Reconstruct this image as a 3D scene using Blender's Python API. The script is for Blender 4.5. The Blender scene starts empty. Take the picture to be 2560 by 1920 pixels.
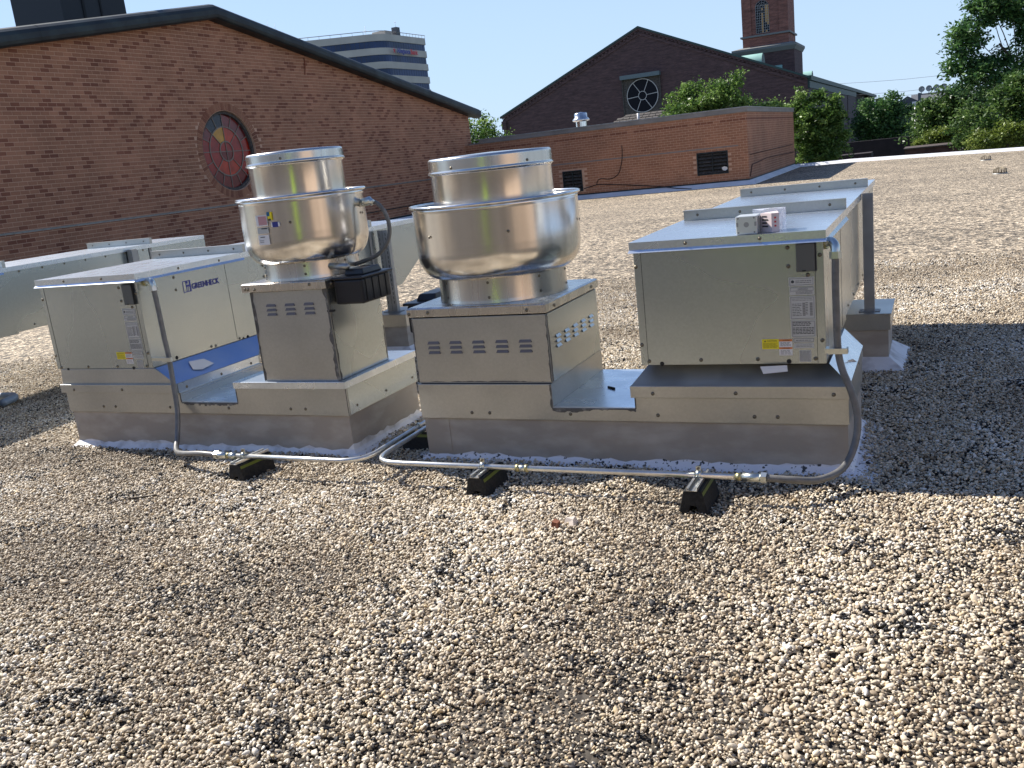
import bpy, bmesh, math, random
import numpy as np
from mathutils import Vector, Matrix
R = math.radians
random.seed(7); rng = np.random.default_rng(7)
sc = bpy.context.scene
C = bpy.data.collections.new('scene'); sc.collection.children.link(C)

# ------------------------------------------------------------------ camera, light
EYE = Vector((0, 0, 1.4)); F_PX = 2308.263; PITCH = R(13.4814); ROLL = R(-6.3695); YAW = R(25.5615)
def cam_axes():
    fw = Vector((0, math.cos(PITCH), -math.sin(PITCH))); r = Vector((1, 0, 0)); u = r.cross(fw)
    r2 = math.cos(ROLL)*r + math.sin(ROLL)*u; u2 = -math.sin(ROLL)*r + math.cos(ROLL)*u
    Z = Matrix.Rotation(YAW, 3, 'Z')
    return Z @ r2, Z @ u2, Z @ fw
CR, CU, CF = cam_axes()
cam = bpy.data.cameras.new('camera'); camo = bpy.data.objects.new('camera', cam); C.objects.link(camo)
camo.matrix_world = Matrix(((CR.x, CU.x, -CF.x, EYE.x), (CR.y, CU.y, -CF.y, EYE.y), (CR.z, CU.z, -CF.z, EYE.z), (0, 0, 0, 1)))
cam.sensor_fit = 'HORIZONTAL'; cam.sensor_width = 36; cam.lens = 36*F_PX/2560; cam.clip_start = 0.05; cam.clip_end = 3000
sc.camera = camo
def proj(p):
    v = Vector(p)-EYE; d = v.dot(CF)
    return (1280+F_PX*v.dot(CR)/d, 960-F_PX*v.dot(CU)/d, d)

SUN = Vector((-1, 0.195, 1.0)).normalized()       # direction towards the sun
sun = bpy.data.lights.new('sun', 'SUN'); sun.energy = 5.0; sun.angle = R(0.53); sun.color = (1.0, 0.95, 0.87)
suno = bpy.data.objects.new('sun', sun); C.objects.link(suno)
suno.rotation_euler = SUN.to_track_quat('Z', 'Y').to_euler()
world = bpy.data.worlds.new('World'); sc.world = world; world.use_nodes = True
wn = world.node_tree.nodes; wl = world.node_tree.links; wn.clear()
sky = wn.new('ShaderNodeTexSky'); sky.sky_type = 'NISHITA'; sky.sun_disc = False
sky.sun_elevation = math.asin(SUN.z); sky.sun_rotation = math.atan2(SUN.x, SUN.y)
sky.altitude = 0; sky.air_density = 1.0; sky.dust_density = 0.1; sky.ozone_density = 1.6
bg = wn.new('ShaderNodeBackground'); bg.inputs[1].default_value = 0.07
wo = wn.new('ShaderNodeOutputWorld'); tint = wn.new('ShaderNodeMix'); tint.data_type = 'RGBA'; tint.blend_type = 'MULTIPLY'; tint.inputs[0].default_value = 1; tint.inputs[7].default_value = (.95, 1.0, 1.2, 1)
soft = wn.new('ShaderNodeMix'); soft.data_type = 'RGBA'; soft.inputs[7].default_value = (4.6, 6.2, 8.3, 1)
tcw = wn.new('ShaderNodeTexCoord'); sx = wn.new('ShaderNodeSeparateXYZ'); wl.new(tcw.outputs['Generated'], sx.inputs[0])   # paler, hazier air low down, deeper blue overhead
el = wn.new('ShaderNodeMapRange'); el.interpolation_type = 'SMOOTHSTEP'; el.inputs[1].default_value = 0.0; el.inputs[2].default_value = .62; el.inputs[3].default_value = .84; el.inputs[4].default_value = 0.0
wl.new(sx.outputs[2], el.inputs[0]); wl.new(el.outputs[0], soft.inputs[0])
wl.new(sky.outputs[0], tint.inputs[6]); wl.new(tint.outputs[2], soft.inputs[6]); wl.new(soft.outputs[2], bg.inputs[0]); wl.new(bg.outputs[0], wo.inputs[0])
sc.view_settings.view_transform = 'Standard'; sc.view_settings.look = 'None'
sc.view_settings.exposure = 0.86; sc.view_settings.gamma = 1; sc.view_settings.use_curve_mapping = False
sc.render.engine = 'CYCLES'; sc.render.resolution_x = 1024; sc.render.resolution_y = 768
sc.cycles.max_bounces = 8; sc.cycles.diffuse_bounces = 3; sc.cycles.glossy_bounces = 4; sc.cycles.sample_clamp_indirect = 6

# ------------------------------------------------------------------ materials
def mat(name, col=(.5, .5, .5), rough=.6, metal=0., noise=None, bump=None, spec=.5):
    m = bpy.data.materials.new(name); m.use_nodes = True; n = m.node_tree.nodes; l = m.node_tree.links
    b = n['Principled BSDF']; b.inputs['Roughness'].default_value = rough; b.inputs['Metallic'].default_value = metal
    b.inputs['Base Color'].default_value = (*col, 1); b.inputs['Specular IOR Level'].default_value = spec
    g = n.new('ShaderNodeNewGeometry')
    if noise:   # (scale, colour2, lo, hi, stretch)
        sc_, c2, lo, hi = noise[:4]; st = noise[4] if len(noise) > 4 else (1, 1, 1)
        mp = n.new('ShaderNodeMapping'); mp.inputs['Scale'].default_value = st; l.new(g.outputs['Position'], mp.inputs[0])
        t = n.new('ShaderNodeTexNoise'); t.inputs['Scale'].default_value = sc_; t.inputs['Detail'].default_value = 1.5 if metal > .3 else 6; l.new(mp.outputs[0], t.inputs[0])
        r = n.new('ShaderNodeMapRange'); r.inputs[1].default_value = lo; r.inputs[2].default_value = hi; l.new(t.outputs[0], r.inputs[0])
        mx = n.new('ShaderNodeMix'); mx.data_type = 'RGBA'; mx.inputs[6].default_value = (*col, 1); mx.inputs[7].default_value = (*c2, 1)
        l.new(r.outputs[0], mx.inputs[0]); l.new(mx.outputs[2], b.inputs['Base Color'])
        if metal > .3:
            rr = n.new('ShaderNodeMapRange'); rr.inputs[1].default_value = .05; rr.inputs[2].default_value = .95
            rr.inputs[3].default_value = rough-.03; rr.inputs[4].default_value = rough+.05; l.new(t.outputs[0], rr.inputs[0]); l.new(rr.outputs[0], b.inputs['Roughness'])
    if 'galvanised' in name:
        vo = n.new('ShaderNodeTexVoronoi'); vo.inputs['Scale'].default_value = 110; l.new(g.outputs['Position'], vo.inputs[0]); sv = n.new('ShaderNodeSeparateColor'); l.new(vo.outputs['Color'], sv.inputs[0])
        mv = n.new('ShaderNodeMapRange'); mv.inputs[3].default_value = .955; mv.inputs[4].default_value = 1.03; l.new(sv.outputs[0], mv.inputs[0]); vv = n.new('ShaderNodeVectorMath'); vv.operation = 'SCALE'
        l.new(mx.outputs[2], vv.inputs[0]); l.new(mv.outputs[0], vv.inputs['Scale']); l.new(vv.outputs[0], b.inputs['Base Color'])
    if bump:    # (scale, strength, distance, stretch)
        mp = n.new('ShaderNodeMapping'); mp.inputs['Scale'].default_value = bump[3] if len(bump) > 3 else (1, 1, 1); l.new(g.outputs['Position'], mp.inputs[0])
        t2 = n.new('ShaderNodeTexNoise'); t2.inputs['Scale'].default_value = bump[0]; t2.inputs['Detail'].default_value = 4; l.new(mp.outputs[0], t2.inputs[0])
        bp = n.new('ShaderNodeBump'); bp.inputs['Strength'].default_value = bump[1]; bp.inputs['Distance'].default_value = bump[2]
        l.new(t2.outputs[0], bp.inputs['Height']); l.new(bp.outputs[0], b.inputs['Normal'])
    return m
M = {}
M['galv'] = mat('galvanised_steel', (.50, .545, .55), .26, .92, (1.6, (.38, .42, .425), .02, .98))
M['galv_dirty'] = mat('weathered_galvanised_steel', (.53, .535, .515), .35, .85, (3.2, (.35, .345, .325), .05, .98))
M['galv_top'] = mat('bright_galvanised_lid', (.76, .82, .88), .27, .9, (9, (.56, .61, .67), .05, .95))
M['galv_dark'] = mat('grey_steel_post', (.34, .34, .33), .5, .4, (8, (.26, .26, .25), .4, .7))
M['alu'] = mat('spun_aluminium', (.80, .78, .75), .19, 1.0, (2.5, (.62, .60, .57), .4, .7, (7, 7, .35)), (260, .04, .0006, (.12, .12, 6)))
M['alu_dull'] = mat('brushed_aluminium', (.68, .65, .60), .26, 1.0, (3, (.55, .52, .48), .4, .7, (6, 6, .5)), (220, .08, .0008, (.1, .1, 6)))
M['sky_sheen'] = mat('sky_sheen_painted_metal', (.26, .40, .72), .3, .5, (6, (.34, .46, .72), .4, .7))  # bare metal with the blue reflection of the sky painted into its colour
M['screw'] = mat('screw_head', (.20, .175, .13), .5, .7)
M['dark'] = mat('dark_gap', (.012, .012, .012), .8)
M['slot'] = mat('louvre_shadow_metal', (.20, .17, .155), .5, .5)
M['seal'] = mat('grey_sealant_smear', (.10, .095, .09), .75, 0, (30, (.26, .25, .23), .5, .7))
M['curb'] = mat('taupe_curb_membrane', (.34, .30, .255), .75, 0, (5.0, (.47, .43, .385), .44, .74, (1, 1, 2.2)), (60, .3, .003))
M['white'] = mat('white_flashing_membrane', (.78, .76, .76), .6, 0, (9, (.40, .37, .35), .50, .78), (40, .35, .004))
M['whitespk'] = mat('white_flashing_with_black_specks', (.76, .74, .76), .6, 0, (48, (.05, .05, .05), .60, .64), (40, .35, .004))
M['black'] = mat('black_plastic', (.012, .013, .018), .35, 0, None, None, .5)
M['rubber'] = mat('recycled_rubber', (.010, .010, .010), .9, 0, (80, (.02, .02, .02), .4, .6), (150, .6, .003))
M['strip'] = mat('yellow_green_reflective_strip', (.12, .15, .015), .4)
M['flex'] = mat('grey_flexible_conduit', (.155, .15, .145), .42, .0, (30, (.11, .108, .10), .4, .7))
M['emt'] = mat('galvanised_conduit', (.72, .72, .70), .30, .85, (20, (.6, .6, .58), .4, .7))
M['zinc'] = mat('zinc_fitting', (.62, .64, .60), .28, .95)
M['brass'] = mat('yellow_zinc_ring', (.42, .38, .20), .4, .8)
M['label'] = mat('paper_label', (.50, .49, .46), .6)
M['labelwhite'] = mat('white_label', (.72, .70, .70), .55)
M['ink'] = mat('black_ink', (.035, .035, .04), .6)
M['inkgrey'] = mat('grey_ink', (.22, .21, .20), .6)
M['pink'] = mat('pink_print', (.50, .26, .27), .6)
M['navy'] = mat('navy_print', (.03, .035, .22), .5)
M['blueprint'] = mat('teal_blue_print', (.01, .12, .25), .5)
M['yellow'] = mat('yellow_label', (.80, .66, .02), .55)
M['orange'] = mat('orange_label', (.62, .20, .05), .55)
M['switch'] = mat('grey_switch_cover', (.10, .10, .092), .5, .1)
M['concretewhite'] = mat('white_roof_membrane', (.74, .74, .76), .6, 0, (1.2, (.60, .61, .64), .45, .7))
M['copper'] = mat('blackened_copper', (.016, .021, .024), .55, .2, (2.2, (.034, .050, .052), .45, .75))
M['verdigris'] = mat('verdigris_copper', (.30, .50, .44), .6, 0, (.8, (.22, .40, .35), .4, .7))
M['greentrim'] = mat('dark_green_copper_trim', (.03, .065, .06), .6)
M['coping'] = mat('weathered_metal_coping', (.27, .25, .235), .6, .1, (1.5, (.20, .185, .17), .4, .7))
M['purplebrick'] = None
M['glassdark'] = mat('dark_glass', (.006, .007, .012), .5, 0, None, None, .15)
M['officeglass'] = mat('office_blue_glass', (.03, .05, .105), .35, 0, (.15, (.035, .065, .16), .4, .6), None, .25)
M['officewall'] = mat('office_beige_panel', (.50, .465, .41), .7, 0, (.2, (.44, .41, .365), .4, .6))
M['mullion'] = mat('dark_mullion', (.03, .035, .05), .5)
M['leadline'] = mat('pale_lead_came', (.23, .19, .15), .6, .2)
M['whitebar'] = mat('pale_window_bar', (.50, .48, .46), .6)
M['bark'] = mat('bark', (.10, .075, .055), .9, 0, (9, (.05, .04, .03), .4, .6), (12, .6, .03))
M['soil'] = mat('street_ground', (.12, .125, .10), .95, 0, (.12, (.06, .075, .045), .45, .6))
M['shingle'] = mat('brown_shingle', (.10, .085, .075), .9, 0, (14, (.05, .045, .04), .4, .6))
M['greyroof'] = mat('far_grey_roof', (.10, .105, .12), .8)
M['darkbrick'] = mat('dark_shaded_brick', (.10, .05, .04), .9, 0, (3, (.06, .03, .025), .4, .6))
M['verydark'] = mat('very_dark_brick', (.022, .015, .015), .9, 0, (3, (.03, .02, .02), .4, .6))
M['browncoping'] = mat('brown_coping', (.075, .055, .045), .7)
M['reddisk'] = mat('red_print', (.50, .02, .03), .5)
M['stonetrim'] = mat('grey_stone_trim', (.20, .20, .19), .75)
M['paper'] = mat('crumpled_paper', (.70, .68, .66), .7)
M['skin'] = mat('skin', (.48, .28, .20), .5)
M['vest'] = mat('hi_vis_jacket', (.62, .90, .03), .6)
M['jeans'] = mat('dark_trousers', (.03, .035, .05), .8)
M['rearwall'] = mat('brown_brick', (.34, .29, .24), .85, 0, (3, (.24, .20, .165), .4, .65))
M['tanwall'] = mat('sunlit_tan_brick', (.50, .38, .28), .85, 0, (3, (.40, .29, .21), .4, .65))

def glassmat(name, col):
    m = mat(name, col, .25, 0, (5, tuple(c*.55 for c in col), .35, .7)); return m
STAIN = {'red': glassmat('red_stained_glass', (.36, .014, .002)), 'orange': glassmat('orange_stained_glass', (.52, .036, .003)),
         'mauve': glassmat('mauve_stained_glass', (.20, .030, .028)), 'navy': glassmat('navy_stained_glass', (.020, .021, .035)),
         'yellow': glassmat('yellow_stained_glass', (.62, .30, .02)), 'dark': glassmat('dark_red_stained_glass', (.20, .010, .003))}

def brick_mat(name, stops, mortar=False):
    m = bpy.data.materials.new(name); m.use_nodes = True; n = m.node_tree.nodes; l = m.node_tree.links
    b = n['Principled BSDF']; b.inputs['Roughness'].default_value = .85
    a = n.new('ShaderNodeAttribute'); a.attribute_name = 'tone'
    r = n.new('ShaderNodeValToRGB'); e = r.color_ramp.elements
    e[0].position = stops[0][0]; e[0].color = (*stops[0][1], 1); e[1].position = stops[-1][0]; e[1].color = (*stops[-1][1], 1)
    for p, c in stops[1:-1]:
        k = e.new(p); k.color = (*c, 1)
    l.new(a.outputs['Fac'], r.inputs[0])
    g = n.new('ShaderNodeNewGeometry'); t = n.new('ShaderNodeTexNoise'); t.inputs['Scale'].default_value = 1.1; t.inputs['Detail'].default_value = 8
    l.new(g.outputs['Position'], t.inputs[0])
    mr = n.new('ShaderNodeMapRange'); mr.inputs[1].default_value = .3; mr.inputs[2].default_value = .7; mr.inputs[3].default_value = .82; mr.inputs[4].default_value = 1.15
    l.new(t.outputs[0], mr.inputs[0])
    mx = n.new('ShaderNodeVectorMath'); mx.operation = 'SCALE'; l.new(r.outputs[0], mx.inputs[0]); l.new(mr.outputs[0], mx.inputs['Scale'])
    l.new(mx.outputs[0], b.inputs['Base Color'])
    t3 = n.new('ShaderNodeTexNoise'); t3.inputs['Scale'].default_value = 90; l.new(g.outputs['Position'], t3.inputs[0])
    bp = n.new('ShaderNodeBump'); bp.inputs['Strength'].default_value = .3; bp.inputs['Distance'].default_value = .003; l.new(t3.outputs[0], bp.inputs['Height']); l.new(bp.outputs[0], b.inputs['Normal'])
    return m
M['brick'] = brick_mat('salmon_brick', [(0, (.205, .074, .041)), (.25, (.24, .09, .049)), (.45, (.325, .145, .081)), (.8, (.365, .168, .094)), (1, (.40, .186, .105))])
M['mortar'] = mat('mortar', (.60, .37, .25), .95, 0, (6, (.52, .315, .21), .4, .65), (80, .3, .003))

def far_brick(name, c1, c2, mortar, w=.21, h=.08):
    m = bpy.data.materials.new(name); m.use_nodes = True; n = m.node_tree.nodes; l = m.node_tree.links
    b = n['Principled BSDF']; b.inputs['Roughness'].default_value = .9
    g = n.new('ShaderNodeNewGeometry'); s = n.new('ShaderNodeSeparateXYZ'); l.new(g.outputs['Position'], s.inputs[0])
    ad = n.new('ShaderNodeMath'); ad.operation = 'ADD'; l.new(s.outputs[0], ad.inputs[0]); l.new(s.outputs[1], ad.inputs[1])
    cb = n.new('ShaderNodeCombineXYZ'); l.new(ad.outputs[0], cb.inputs[0]); l.new(s.outputs[2], cb.inputs[1])
    t = n.new('ShaderNodeTexBrick'); t.inputs['Scale'].default_value = 1; t.inputs['Brick Width'].default_value = w; t.inputs['Row Height'].default_value = h
    t.inputs['Mortar Size'].default_value = .008; t.inputs['Color1'].default_value = (*c1, 1); t.inputs['Color2'].default_value = (*c2, 1); t.inputs['Mortar'].default_value = (*mortar, 1)
    l.new(cb.outputs[0], t.inputs[0])
    nz = n.new('ShaderNodeTexNoise'); nz.inputs['Scale'].default_value = 2.0; nz.inputs['Detail'].default_value = 8
    mp = n.new('ShaderNodeMapping'); mp.inputs['Scale'].default_value = (.6, .6, 4); l.new(g.outputs['Position'], mp.inputs[0]); l.new(mp.outputs[0], nz.inputs[0])
    mr = n.new('ShaderNodeMapRange'); mr.inputs[1].default_value = .3; mr.inputs[2].default_value = .7; mr.inputs[3].default_value = .7; mr.inputs[4].default_value = 1.35; l.new(nz.outputs[0], mr.inputs[0])
    v = n.new('ShaderNodeVectorMath'); v.operation = 'SCALE'; l.new(t.outputs[0], v.inputs[0]); l.new(mr.outputs[0], v.inputs['Scale']); l.new(v.outputs[0], b.inputs['Base Color'])
    return m
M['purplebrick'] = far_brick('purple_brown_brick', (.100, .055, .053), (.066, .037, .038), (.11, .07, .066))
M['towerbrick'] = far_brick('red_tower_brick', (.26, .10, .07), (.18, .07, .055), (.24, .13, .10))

def leaf_mat(name, c0, c1, c2):
    m = bpy.data.materials.new(name); m.use_nodes = True; n = m.node_tree.nodes; l = m.node_tree.links
    b = n['Principled BSDF']; b.inputs['Roughness'].default_value = .45; b.inputs['Specular IOR Level'].default_value = .4
    a = n.new('ShaderNodeAttribute'); a.attribute_name = 'tone'; r = n.new('ShaderNodeValToRGB'); e = r.color_ramp.elements
    e[0].color = (*c0, 1); e[1].color = (*c2, 1); k = e.new(.5); k.color = (*c1, 1); l.new(a.outputs['Fac'], r.inputs[0]); l.new(r.outputs[0], b.inputs['Base Color'])
    tr = n.new('ShaderNodeBsdfTranslucent'); l.new(r.outputs[0], tr.inputs[0]); mx = n.new('ShaderNodeMixShader'); mx.inputs[0].default_value = .4
    l.new(b.outputs[0], mx.inputs[1]); l.new(tr.outputs[0], mx.inputs[2]); l.new(mx.outputs[0], n['Material Output'].inputs[0])
    return m
M['leaf'] = leaf_mat('mid_green_leaves', (.035, .08, .015), (.11, .20, .035), (.24, .34, .09))
M['leafdark'] = leaf_mat('dark_green_leaves', (.022, .055, .014), (.075, .145, .03), (.18, .26, .075))
M['leafyellow'] = leaf_mat('yellow_green_leaves', (.06, .09, .015), (.16, .22, .035), (.30, .36, .09))
M['leafblue'] = leaf_mat('blue_green_leaves', (.022, .065, .022), (.07, .16, .042), (.15, .26, .08))

# stones: colour from the per-stone attribute "tone"
def stone_mat():
    m = bpy.data.materials.new('pea_gravel'); m.use_nodes = True; n = m.node_tree.nodes; l = m.node_tree.links
    b = n['Principled BSDF']; b.inputs['Roughness'].default_value = .62; b.inputs['Specular IOR Level'].default_value = .35
    a = n.new('ShaderNodeAttribute'); a.attribute_type = 'INSTANCER'; a.attribute_name = 'tone'
    r = n.new('ShaderNodeValToRGB'); e = r.color_ramp.elements; r.color_ramp.interpolation = 'LINEAR'
    e[0].position = 0; e[0].color = (.012, .012, .014, 1); e[1].position = 1; e[1].color = (.80, .75, .66, 1)
    for p, c in [(.06, (.03, .027, .027)), (.10, (.15, .105, .065)), (.25, (.27, .205, .135)), (.45, (.42, .34, .24)), (.62, (.53, .45, .335)), (.8, (.66, .585, .47)), (.9, (.56, .42, .24)), (.93, (.64, .58, .49))]:
        k = e.new(p); k.color = (*c, 1)
    l.new(a.outputs['Fac'], r.inputs[0]); l.new(r.outputs[0], b.inputs['Base Color'])
    return m
M['stone'] = stone_mat()
def roof_mat():
    m = bpy.data.materials.new('gravel_surface'); m.use_nodes = True; n = m.node_tree.nodes; l = m.node_tree.links
    b = n['Principled BSDF']; b.inputs['Roughness'].default_value = .85; g = n.new('ShaderNodeNewGeometry')
    v = n.new('ShaderNodeTexVoronoi'); v.inputs['Scale'].default_value = 75; l.new(g.outputs['Position'], v.inputs[0])
    r = n.new('ShaderNodeValToRGB'); e = r.color_ramp.elements; e[0].position = 0; e[0].color = (.10, .074, .048, 1); e[1].position = 1; e[1].color = (.60, .52, .40, 1)
    for p, c in [(.2, (.21, .155, .10)), (.5, (.37, .295, .20)), (.8, (.49, .41, .30))]:
        k = e.new(p); k.color = (*c, 1)
    sp = n.new('ShaderNodeSeparateColor'); l.new(v.outputs['Color'], sp.inputs[0]); l.new(sp.outputs[0], r.inputs[0])
    # clumps of bare, darker or paler gravel, a few decimetres across
    t = n.new('ShaderNodeTexNoise'); t.inputs['Scale'].default_value = 7.5; t.inputs['Detail'].default_value = 9; t.inputs['Roughness'].default_value = .72; t.inputs['Distortion'].default_value = 1.2; l.new(g.outputs['Position'], t.inputs[0])
    mr = n.new('ShaderNodeMapRange'); mr.inputs[1].default_value = .38; mr.inputs[2].default_value = .52; mr.inputs[3].default_value = .26; mr.inputs[4].default_value = 1.08; l.new(t.outputs[0], mr.inputs[0])
    t2 = n.new('ShaderNodeTexNoise'); t2.inputs['Scale'].default_value = .45; t2.inputs['Detail'].default_value = 4; l.new(g.outputs['Position'], t2.inputs[0])
    m2 = n.new('ShaderNodeMapRange'); m2.inputs[1].default_value = .35; m2.inputs[2].default_value = .65; m2.inputs[3].default_value = .82; m2.inputs[4].default_value = 1.12; l.new(t2.outputs[0], m2.inputs[0])
    mu = n.new('ShaderNodeMath'); mu.operation = 'MULTIPLY'; l.new(mr.outputs[0], mu.inputs[0]); l.new(m2.outputs[0], mu.inputs[1])
    sc2 = n.new('ShaderNodeVectorMath'); sc2.operation = 'SCALE'; l.new(r.outputs[0], sc2.inputs[0]); l.new(mu.outputs[0], sc2.inputs['Scale']);
    ln = n.new('ShaderNodeVectorMath'); ln.operation = 'LENGTH'; l.new(g.outputs['Position'], ln.inputs[0])
    t4 = n.new('ShaderNodeTexNoise'); t4.inputs['Scale'].default_value = 1.5; l.new(g.outputs['Position'], t4.inputs[0])
    a4 = n.new('ShaderNodeMath'); a4.operation = 'MULTIPLY_ADD'; a4.inputs[1].default_value = 3.5; l.new(t4.outputs[0], a4.inputs[0]); l.new(ln.outputs['Value'], a4.inputs[2])
    m4 = n.new('ShaderNodeMapRange'); m4.inputs[1].default_value = 8.2; m4.inputs[2].default_value = 11.5; l.new(a4.outputs[0], m4.inputs[0])
    t5 = n.new('ShaderNodeTexNoise'); t5.inputs['Scale'].default_value = 15; t5.inputs['Detail'].default_value = 3; t5.inputs['Distortion'].default_value = 1.5; l.new(g.outputs['Position'], t5.inputs[0])
    m5 = n.new('ShaderNodeMapRange'); m5.inputs[1].default_value = .40; m5.inputs[2].default_value = .50; m5.inputs[3].default_value = .28; m5.inputs[4].default_value = 1.08; l.new(t5.outputs[0], m5.inputs[0])
    v6 = n.new('ShaderNodeTexVoronoi'); v6.inputs['Scale'].default_value = 26; l.new(g.outputs['Position'], v6.inputs[0]); s6 = n.new('ShaderNodeSeparateColor'); l.new(v6.outputs['Color'], s6.inputs[0])
    m6 = n.new('ShaderNodeMapRange'); m6.inputs[1].default_value = .12; m6.inputs[2].default_value = .75; m6.inputs[3].default_value = .35; m6.inputs[4].default_value = 1.42; l.new(s6.outputs[1], m6.inputs[0])
    u6 = n.new('ShaderNodeMath'); u6.operation = 'MULTIPLY'; l.new(m5.outputs[0], u6.inputs[0]); l.new(m6.outputs[0], u6.inputs[1])
    sc3 = n.new('ShaderNodeVectorMath'); sc3.operation = 'SCALE'; l.new(sc2.outputs[0], sc3.inputs[0]); l.new(u6.outputs[0], sc3.inputs['Scale'])
    mx4 = n.new('ShaderNodeMix'); mx4.data_type = 'RGBA'; mx4.inputs[6].default_value = (.055, .045, .034, 1); l.new(m4.outputs[0], mx4.inputs[0]); l.new(sc3.outputs[0], mx4.inputs[7]); l.new(mx4.outputs[2], b.inputs['Base Color'])
    v2 = n.new('ShaderNodeTexVoronoi'); v2.inputs['Scale'].default_value = 34; l.new(g.outputs['Position'], v2.inputs[0])
    bp = n.new('ShaderNodeBump'); bp.inputs['Strength'].default_value = .9; bp.inputs['Distance'].default_value = .012; bp.invert = True; l.new(v2.outputs['Distance'], bp.inputs['Height'])
    l.new(bp.outputs[0], b.inputs['Normal'])
    return m
M['roofgravel'] = roof_mat()

# ------------------------------------------------------------------ object helpers
def tag(o, label=None, cat=None, group=None, kind=None):
    if label: o['label'] = label
    if cat: o['category'] = cat
    if group: o['group'] = group
    if kind: o['kind'] = kind
    return o
def thing(name, label, cat, loc=(0, 0, 0), group=None):
    o = bpy.data.objects.new(name, None); o.empty_display_size = .1; C.objects.link(o); o.location = loc
    return tag(o, label, cat, group)
def wloc(o):
    v = Vector((0, 0, 0))
    while o: v += Vector(o.location); o = o.parent
    return v
class MB:
    def __init__(s): s.v = []; s.f = []; s.m = []; s.t = []; s.smooth = []
    def add(s, vs, fs, mi=0, tone=.5, smooth=False):
        o = len(s.v); s.v += [tuple(p) for p in vs]
        for f in fs: s.f.append([i+o for i in f]); s.m.append(mi); s.t.append(tone); s.smooth.append(smooth)
        return s
    def box(s, x0, x1, y0, y1, z0, z1, **k):
        return s.add([(x0, y0, z0), (x1, y0, z0), (x1, y1, z0), (x0, y1, z0), (x0, y0, z1), (x1, y0, z1), (x1, y1, z1), (x0, y1, z1)],
                     [(0, 3, 2, 1), (4, 5, 6, 7), (0, 1, 5, 4), (1, 2, 6, 5), (2, 3, 7, 6), (3, 0, 4, 7)], **k)
    def frustum(s, b, t, z0, z1, **k):
        return s.add([(b[0], b[2], z0), (b[1], b[2], z0), (b[1], b[3], z0), (b[0], b[3], z0), (t[0], t[2], z1), (t[1], t[2], z1), (t[1], t[3], z1), (t[0], t[3], z1)],
                     [(0, 3, 2, 1), (4, 5, 6, 7), (0, 1, 5, 4), (1, 2, 6, 5), (2, 3, 7, 6), (3, 0, 4, 7)], **k)
    def prism(s, poly, axis, a, b, **k):   # poly: 2-D points in the other two axes (cyclic order), counter-clockwise or not
        n = len(poly); P = []
        for q in (a, b):
            for p in poly:
                P.append({'x': (q, p[0], p[1]), 'y': (p[0], q, p[1]), 'z': (p[0], p[1], q)}[axis])
        return s.add(P, [tuple(range(n)), tuple(range(2*n-1, n-1, -1))]+[(i, (i+1) % n+0, (i+1) % n+n, i+n) for i in range(n)], **k)
    def lathe(s, prof, cx, cy, n=96, a0=0, a1=2*math.pi, **k):
        k.setdefault('smooth', True); full = abs(a1-a0-2*math.pi) < 1e-6; cols = n if full else n+1
        vs = [(cx+r*math.cos(a0+(a1-a0)*i/n), cy+r*math.sin(a0+(a1-a0)*i/n), z) for i in range(cols) for r, z in prof]; m = len(prof); fs = []
        for i in range(n):
            j = (i+1) % cols
            for q in range(m-1): fs.append((i*m+q, j*m+q, j*m+q+1, i*m+q+1))
        return s.add(vs, fs, **k)
    def tube(s, pts, r, n=12, ribs=0, **k):
        k.setdefault('smooth', True); P = [Vector(p) for p in pts]; T = []
        for i in range(len(P)): T.append((P[min(i+1, len(P)-1)]-P[max(i-1, 0)]).normalized())
        up = Vector((0, 0, 1)) if abs(T[0].z) < .9 else Vector((1, 0, 0)); N = (up-T[0]*up.dot(T[0])).normalized(); vs = []
        for i, p in enumerate(P):
            N = (N-T[i]*N.dot(T[i])).normalized(); B = T[i].cross(N); rr = r[i] if isinstance(r, (list, tuple)) else r
            if ribs and i % 2: rr *= 1-ribs
            vs += [p+N*rr*math.cos(2*math.pi*j/n)+B*rr*math.sin(2*math.pi*j/n) for j in range(n)]
        fs = [(i*n+j, i*n+(j+1) % n, (i+1)*n+(j+1) % n, (i+1)*n+j) for i in range(len(P)-1) for j in range(n)]
        fs += [tuple(range(n-1, -1, -1)), tuple(range((len(P)-1)*n, len(P)*n))]
        return s.add(vs, fs, **k)
    def mesh(s, name, mats, off=Vector((0, 0, 0)), recalc=True):
        me = bpy.data.meshes.new(name); me.from_pydata([(p[0]-off[0], p[1]-off[1], p[2]-off[2]) for p in s.v], [], s.f)
        for m in (mats if isinstance(mats, (list, tuple)) else [mats]): me.materials.append(m)
        me.polygons.foreach_set('material_index', s.m); me.polygons.foreach_set('use_smooth', s.smooth)
        if any(t != .5 for t in s.t):
            a = me.attributes.new('tone', 'FLOAT', 'FACE'); a.data.foreach_set('value', s.t)
        if recalc:
            b = bmesh.new(); b.from_mesh(me); bmesh.ops.recalc_face_normals(b, faces=b.faces); b.to_mesh(me); b.free()
        me.update(); return me
    def build(s, name, mats, parent=None, bevel=0, kind=None, **k):
        off = wloc(parent) if parent else Vector((0, 0, 0)); me = s.mesh(name, mats, off, **k)
        o = bpy.data.objects.new(name, me); C.objects.link(o); o.parent = parent
        if bevel:
            md = o.modifiers.new('bevel', 'BEVEL'); md.width = bevel; md.segments = 2; md.limit_method = 'ANGLE'; md.angle_limit = R(40)
        if kind: o['kind'] = kind
        return o
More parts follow.
